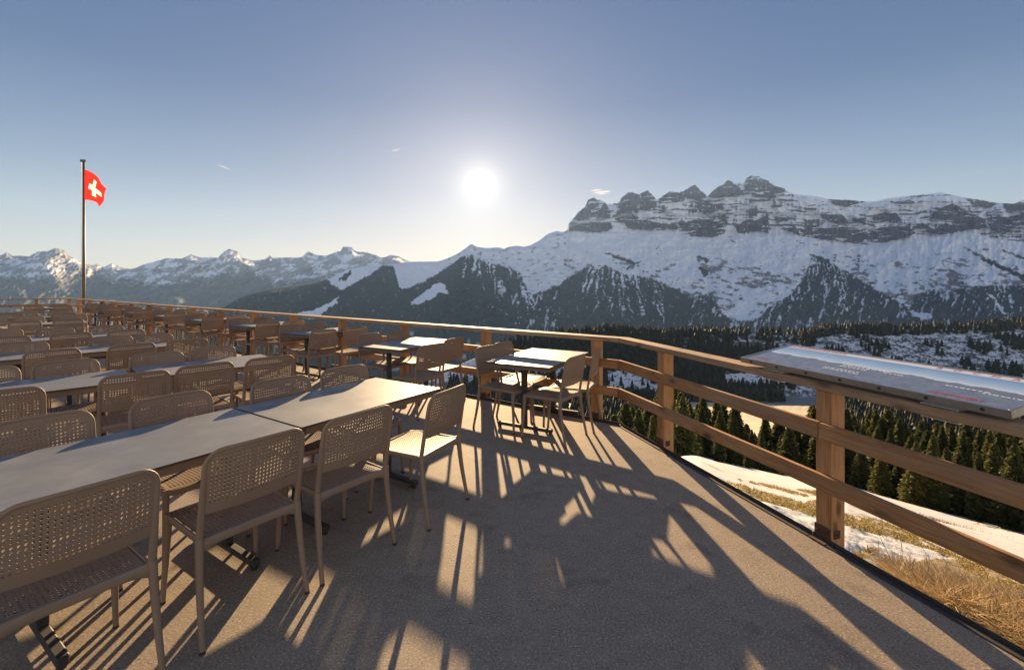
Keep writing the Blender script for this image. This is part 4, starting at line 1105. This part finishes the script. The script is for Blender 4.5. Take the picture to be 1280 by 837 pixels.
# the rest of the ridge forest as one mass
def tier_tree():
    V = []; Fc = []
    for k, (z0, z1, r) in enumerate(((.04, .52, .25), (.30, .78, .18), (.56, 1.0, .11))):
        b0 = len(V)
        for j in range(7):
            a = 2 * math.pi * j / 7 + k; rr_ = r * (.75 if j % 2 else 1.12); V.append((rr_ * math.cos(a), rr_ * math.sin(a), z0 - (.04 if j % 2 else 0)))
        V.append((0, 0, z1))
        for j in range(7): Fc.append((b0 + j, b0 + (j + 1) % 7, b0 + 7))
    return np.array(V), np.array(Fc)
tv, tf = tier_tree()
X = np.concatenate([X[rest], vX]); yd = np.concatenate([yd[rest], vyd]); z = np.concatenate([z[rest], vz]); hh = np.concatenate([hh[rest], vh]); rest = np.arange(len(X)); n = len(rest)
an = g.uniform(0, 6.28, n); ca, sa = np.cos(an), np.sin(an); s = hh[rest]; w = s * g.uniform(.8, 1.2, n)
VX = (tv[None, :, 0] * ca[:, None] - tv[None, :, 1] * sa[:, None]) * w[:, None] + X[rest][:, None] + g.normal(0, .25, (n, len(tv)))
VY = (tv[None, :, 0] * sa[:, None] + tv[None, :, 1] * ca[:, None]) * w[:, None] + yd[rest][:, None] + g.normal(0, .25, (n, len(tv)))
VZ = tv[None, :, 2] * s[:, None] + z[rest][:, None] - .3
cc = np.repeat((np.array([.030, .034, .017])[None] * g.uniform(.6, 1.5, (n, 1)))[:, None, :], len(tv), 1).reshape(-1, 3)
me = fast_mesh('ridge_forest', np.stack([VX, VY, VZ], -1).reshape(-1, 3), (tf[None] + (np.arange(n) * len(tv))[:, None, None]).reshape(-1, 3), M['needles'], False, cc)
tag(obj('ridge_forest', me), 'far conifer forest covering the shaded ridge across the valley', 'forest', kind='stuff')

# ------------------------------------------------------------------ small streaks of cloud
m, nt, b = mat('thin_cloud'); b.inputs['Base Color'].default_value = (.9, .9, .9, 1); b.inputs['Roughness'].default_value = 1
tr = nt.nodes.new('ShaderNodeBsdfTransparent'); tl = nt.nodes.new('ShaderNodeBsdfTranslucent'); ms = nt.nodes.new('ShaderNodeMixShader'); ms.inputs[0].default_value = .16
out = [x for x in nt.nodes if x.type == 'OUTPUT_MATERIAL'][0]
nt.links.new(tr.outputs[0], ms.inputs[1]); nt.links.new(tl.outputs[0], ms.inputs[2]); nt.links.new(ms.outputs[0], out.inputs['Surface'])
D = 19000
def at(px, py): return Vector(((px - CX) / F * D, D, H + (YH - py) / F * D))
for (x0, y0, x1, y1, w) in ((272, 206, 288, 212, 17), (489, 188.5, 500, 187, 16), (738, 238.5, 752, 237, 26), (741, 241, 764, 239, 34), (745, 243, 760, 241.5, 18)):
    a, b2 = at(x0, y0), at(x1, y1); mb = MB(); n = 9
    mb.tube([a.lerp(b2, k / (n - 1)) + Vector((0, 0, random.uniform(-6, 6))) for k in range(n)], [(w * math.sin(math.pi * (k + .3) / n) * 3, w * math.sin(math.pi * (k + .3) / n)) for k in range(n)], 10, up=(0, 0, 1))
    o = obj('cloud', mb.mesh('cloud', m, True)); tag(o, kind='structure')

# ------------------------------------------------------------------ haze
m = bpy.data.materials.new('haze'); m.use_nodes = True; nt = m.node_tree; nt.nodes.clear()
out = nt.nodes.new('ShaderNodeOutputMaterial'); pv = nt.nodes.new('ShaderNodeVolumePrincipled')
pv.inputs['Color'].default_value = (.34, .56, 1, 1); pv.inputs['Density'].default_value = HAZE_D; pv.inputs['Anisotropy'].default_value = .15
nt.links.new(pv.outputs[0], out.inputs['Volume'])
mb = MB(); zt = 2350; BX = 17500
x0, x1, y0, y1 = -13800, 9800, -900, 14600
mb.box(((x0 + x1) / 2, (y0 + y1) / 2, (zt + zlo - 1) / 2), (x1 - x0, y1 - y0, zt - zlo + 1))
tag(obj('haze', mb.mesh('haze', m)), 'thin blue-white mountain haze', 'haze', kind='stuff')

# ------------------------------------------------------------------ sky, sun, camera
SAZ, SEL = R(-4.0), R(12.3)
w = bpy.data.worlds.new('World'); scene.world = w; w.use_nodes = True; nt = w.node_tree
bg = nt.nodes['Background']; sk = nt.nodes.new('ShaderNodeTexSky'); sk.sky_type = 'NISHITA'; sk.sun_disc = False
sk.sun_elevation = SEL; sk.sun_rotation = SAZ; sk.altitude = 1700; sk.air_density = 1.0; sk.dust_density = SKY_DUST; sk.ozone_density = 1.5
sd = Vector((math.sin(SAZ) * math.cos(SEL), math.cos(SAZ) * math.cos(SEL), math.sin(SEL)))
tc = nt.nodes.new('ShaderNodeTexCoord'); nrm = nt.nodes.new('ShaderNodeVectorMath'); nrm.operation = 'NORMALIZE'; nt.links.new(tc.outputs['Generated'], nrm.inputs[0])
dt = nt.nodes.new('ShaderNodeVectorMath'); dt.operation = 'DOT_PRODUCT'; nt.links.new(nrm.outputs[0], dt.inputs[0]); dt.inputs[1].default_value = sd
def math_(op, a, b_=None, cl=False):
    n = nt.nodes.new('ShaderNodeMath'); n.operation = op; n.use_clamp = cl
    for i, v in enumerate((a, b_)):
        if v is None: continue
        if isinstance(v, bpy.types.NodeSocket): nt.links.new(v, n.inputs[i])
        else: n.inputs[i].default_value = v
    return n.outputs[0]
d = math_('MAXIMUM', dt.outputs['Value'], 0.0)
glow = None
glow = math_('MULTIPLY', math_('MAXIMUM', math_('MULTIPLY', dt.outputs['Value'], -1.0), 0.0), ANTI_FILL)  # added fill opposite the sun, stronger than a real sky, lifts shaded faces
for ex, st_ in ((20000.0, 4.0), (4500.0, .22), (900.0, .11), (110.0, .055), (16.0, .025)):
    g_ = math_('MULTIPLY', math_('POWER', d, ex), st_ * SUN_GLOW); glow = math_('ADD', glow, g_)
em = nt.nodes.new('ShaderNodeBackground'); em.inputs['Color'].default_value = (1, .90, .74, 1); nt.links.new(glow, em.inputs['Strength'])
gm_ = nt.nodes.new('ShaderNodeGamma'); gm_.inputs['Gamma'].default_value = SKY_GAMMA; nt.links.new(sk.outputs[0], gm_.inputs['Color'])
# soft shoulder so the brightest part of the sky keeps its colour
dv = nt.nodes.new('ShaderNodeVectorMath'); dv.operation = 'SCALE'; dv.inputs['Scale'].default_value = 1 / SKY_KNEE; nt.links.new(gm_.outputs[0], dv.inputs[0])
a1 = nt.nodes.new('ShaderNodeVectorMath'); a1.operation = 'ADD'; a1.inputs[1].default_value = (1, 1, 1); nt.links.new(dv.outputs[0], a1.inputs[0])
dq = nt.nodes.new('ShaderNodeVectorMath'); dq.operation = 'DIVIDE'; nt.links.new(gm_.outputs[0], dq.inputs[0]); nt.links.new(a1.outputs[0], dq.inputs[1])
tint = mix(nt, 1.0, dq.outputs[0], (1.0, .95, 1.03), 'MULTIPLY')
hs = nt.nodes.new('ShaderNodeHueSaturation'); hs.inputs['Saturation'].default_value = SKY_SAT; nt.links.new(tint, hs.inputs['Color'])
sz = nt.nodes.new('ShaderNodeSeparateXYZ'); nt.links.new(nrm.outputs[0], sz.inputs[0])
airm = ramp(nt, sz.outputs['Z'], [(0, (.80, .76, .60)), (.07, (.78, .74, .60)), (.13, (.66, .655, .585)), (.20, (.50, .52, .53)), (.36, (.30, .345, .43)), (.54, (.265, .32, .43)), (.68, (.40, .45, .54)), (1, (.60, .64, .70))])  # overhead stops raised as added ambient fill from the unseen zenith
sc2 = nt.nodes.new('ShaderNodeVectorMath'); sc2.operation = 'SCALE'; sc2.inputs['Scale'].default_value = 2.0; nt.links.new(airm, sc2.inputs[0])
fin = mix(nt, 1.0, hs.outputs[0], sc2.outputs[0], 'MULTIPLY')
nt.links.new(fin, bg.inputs['Color']); bg.inputs['Strength'].default_value = SKY_STR
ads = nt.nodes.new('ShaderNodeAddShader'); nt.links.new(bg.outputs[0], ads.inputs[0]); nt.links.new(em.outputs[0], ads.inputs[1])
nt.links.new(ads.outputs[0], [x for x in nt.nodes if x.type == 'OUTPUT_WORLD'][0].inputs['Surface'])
su = bpy.data.lights.new('sun', 'SUN'); su.energy = SUN_E; su.angle = R(.5); su.color = (1, .70, .38)
so = bpy.data.objects.new('sun', su); COL.objects.link(so); so.rotation_euler = sd.to_track_quat('Z', 'Y').to_euler(); so.location = sd * 50
cam = bpy.data.cameras.new('camera'); cam.sensor_width = 36; cam.lens = 36 * F / 1280; cam.shift_y = -(418.5 - YH) / 1280
cam.clip_start = .05; cam.clip_end = 60000
co = bpy.data.objects.new('camera', cam); COL.objects.link(co); co.location = (0, 0, H); co.rotation_euler = (R(90), 0, 0); scene.camera = co
scene.view_settings.view_transform = 'Standard'; scene.view_settings.look = 'None'; scene.view_settings.exposure = EXPO; scene.view_settings.gamma = 1
cy = scene.cycles; cy.use_denoising = True
try: cy.denoiser = 'OPENIMAGEDENOISE'
except Exception: pass
cy.max_bounces = 7; cy.diffuse_bounces = 4; cy.glossy_bounces = 3; cy.transmission_bounces = 4; cy.volume_bounces = 1; cy.transparent_max_bounces = 8
cy.sample_clamp_indirect = 8; cy.caustics_reflective = False; cy.caustics_refractive = False
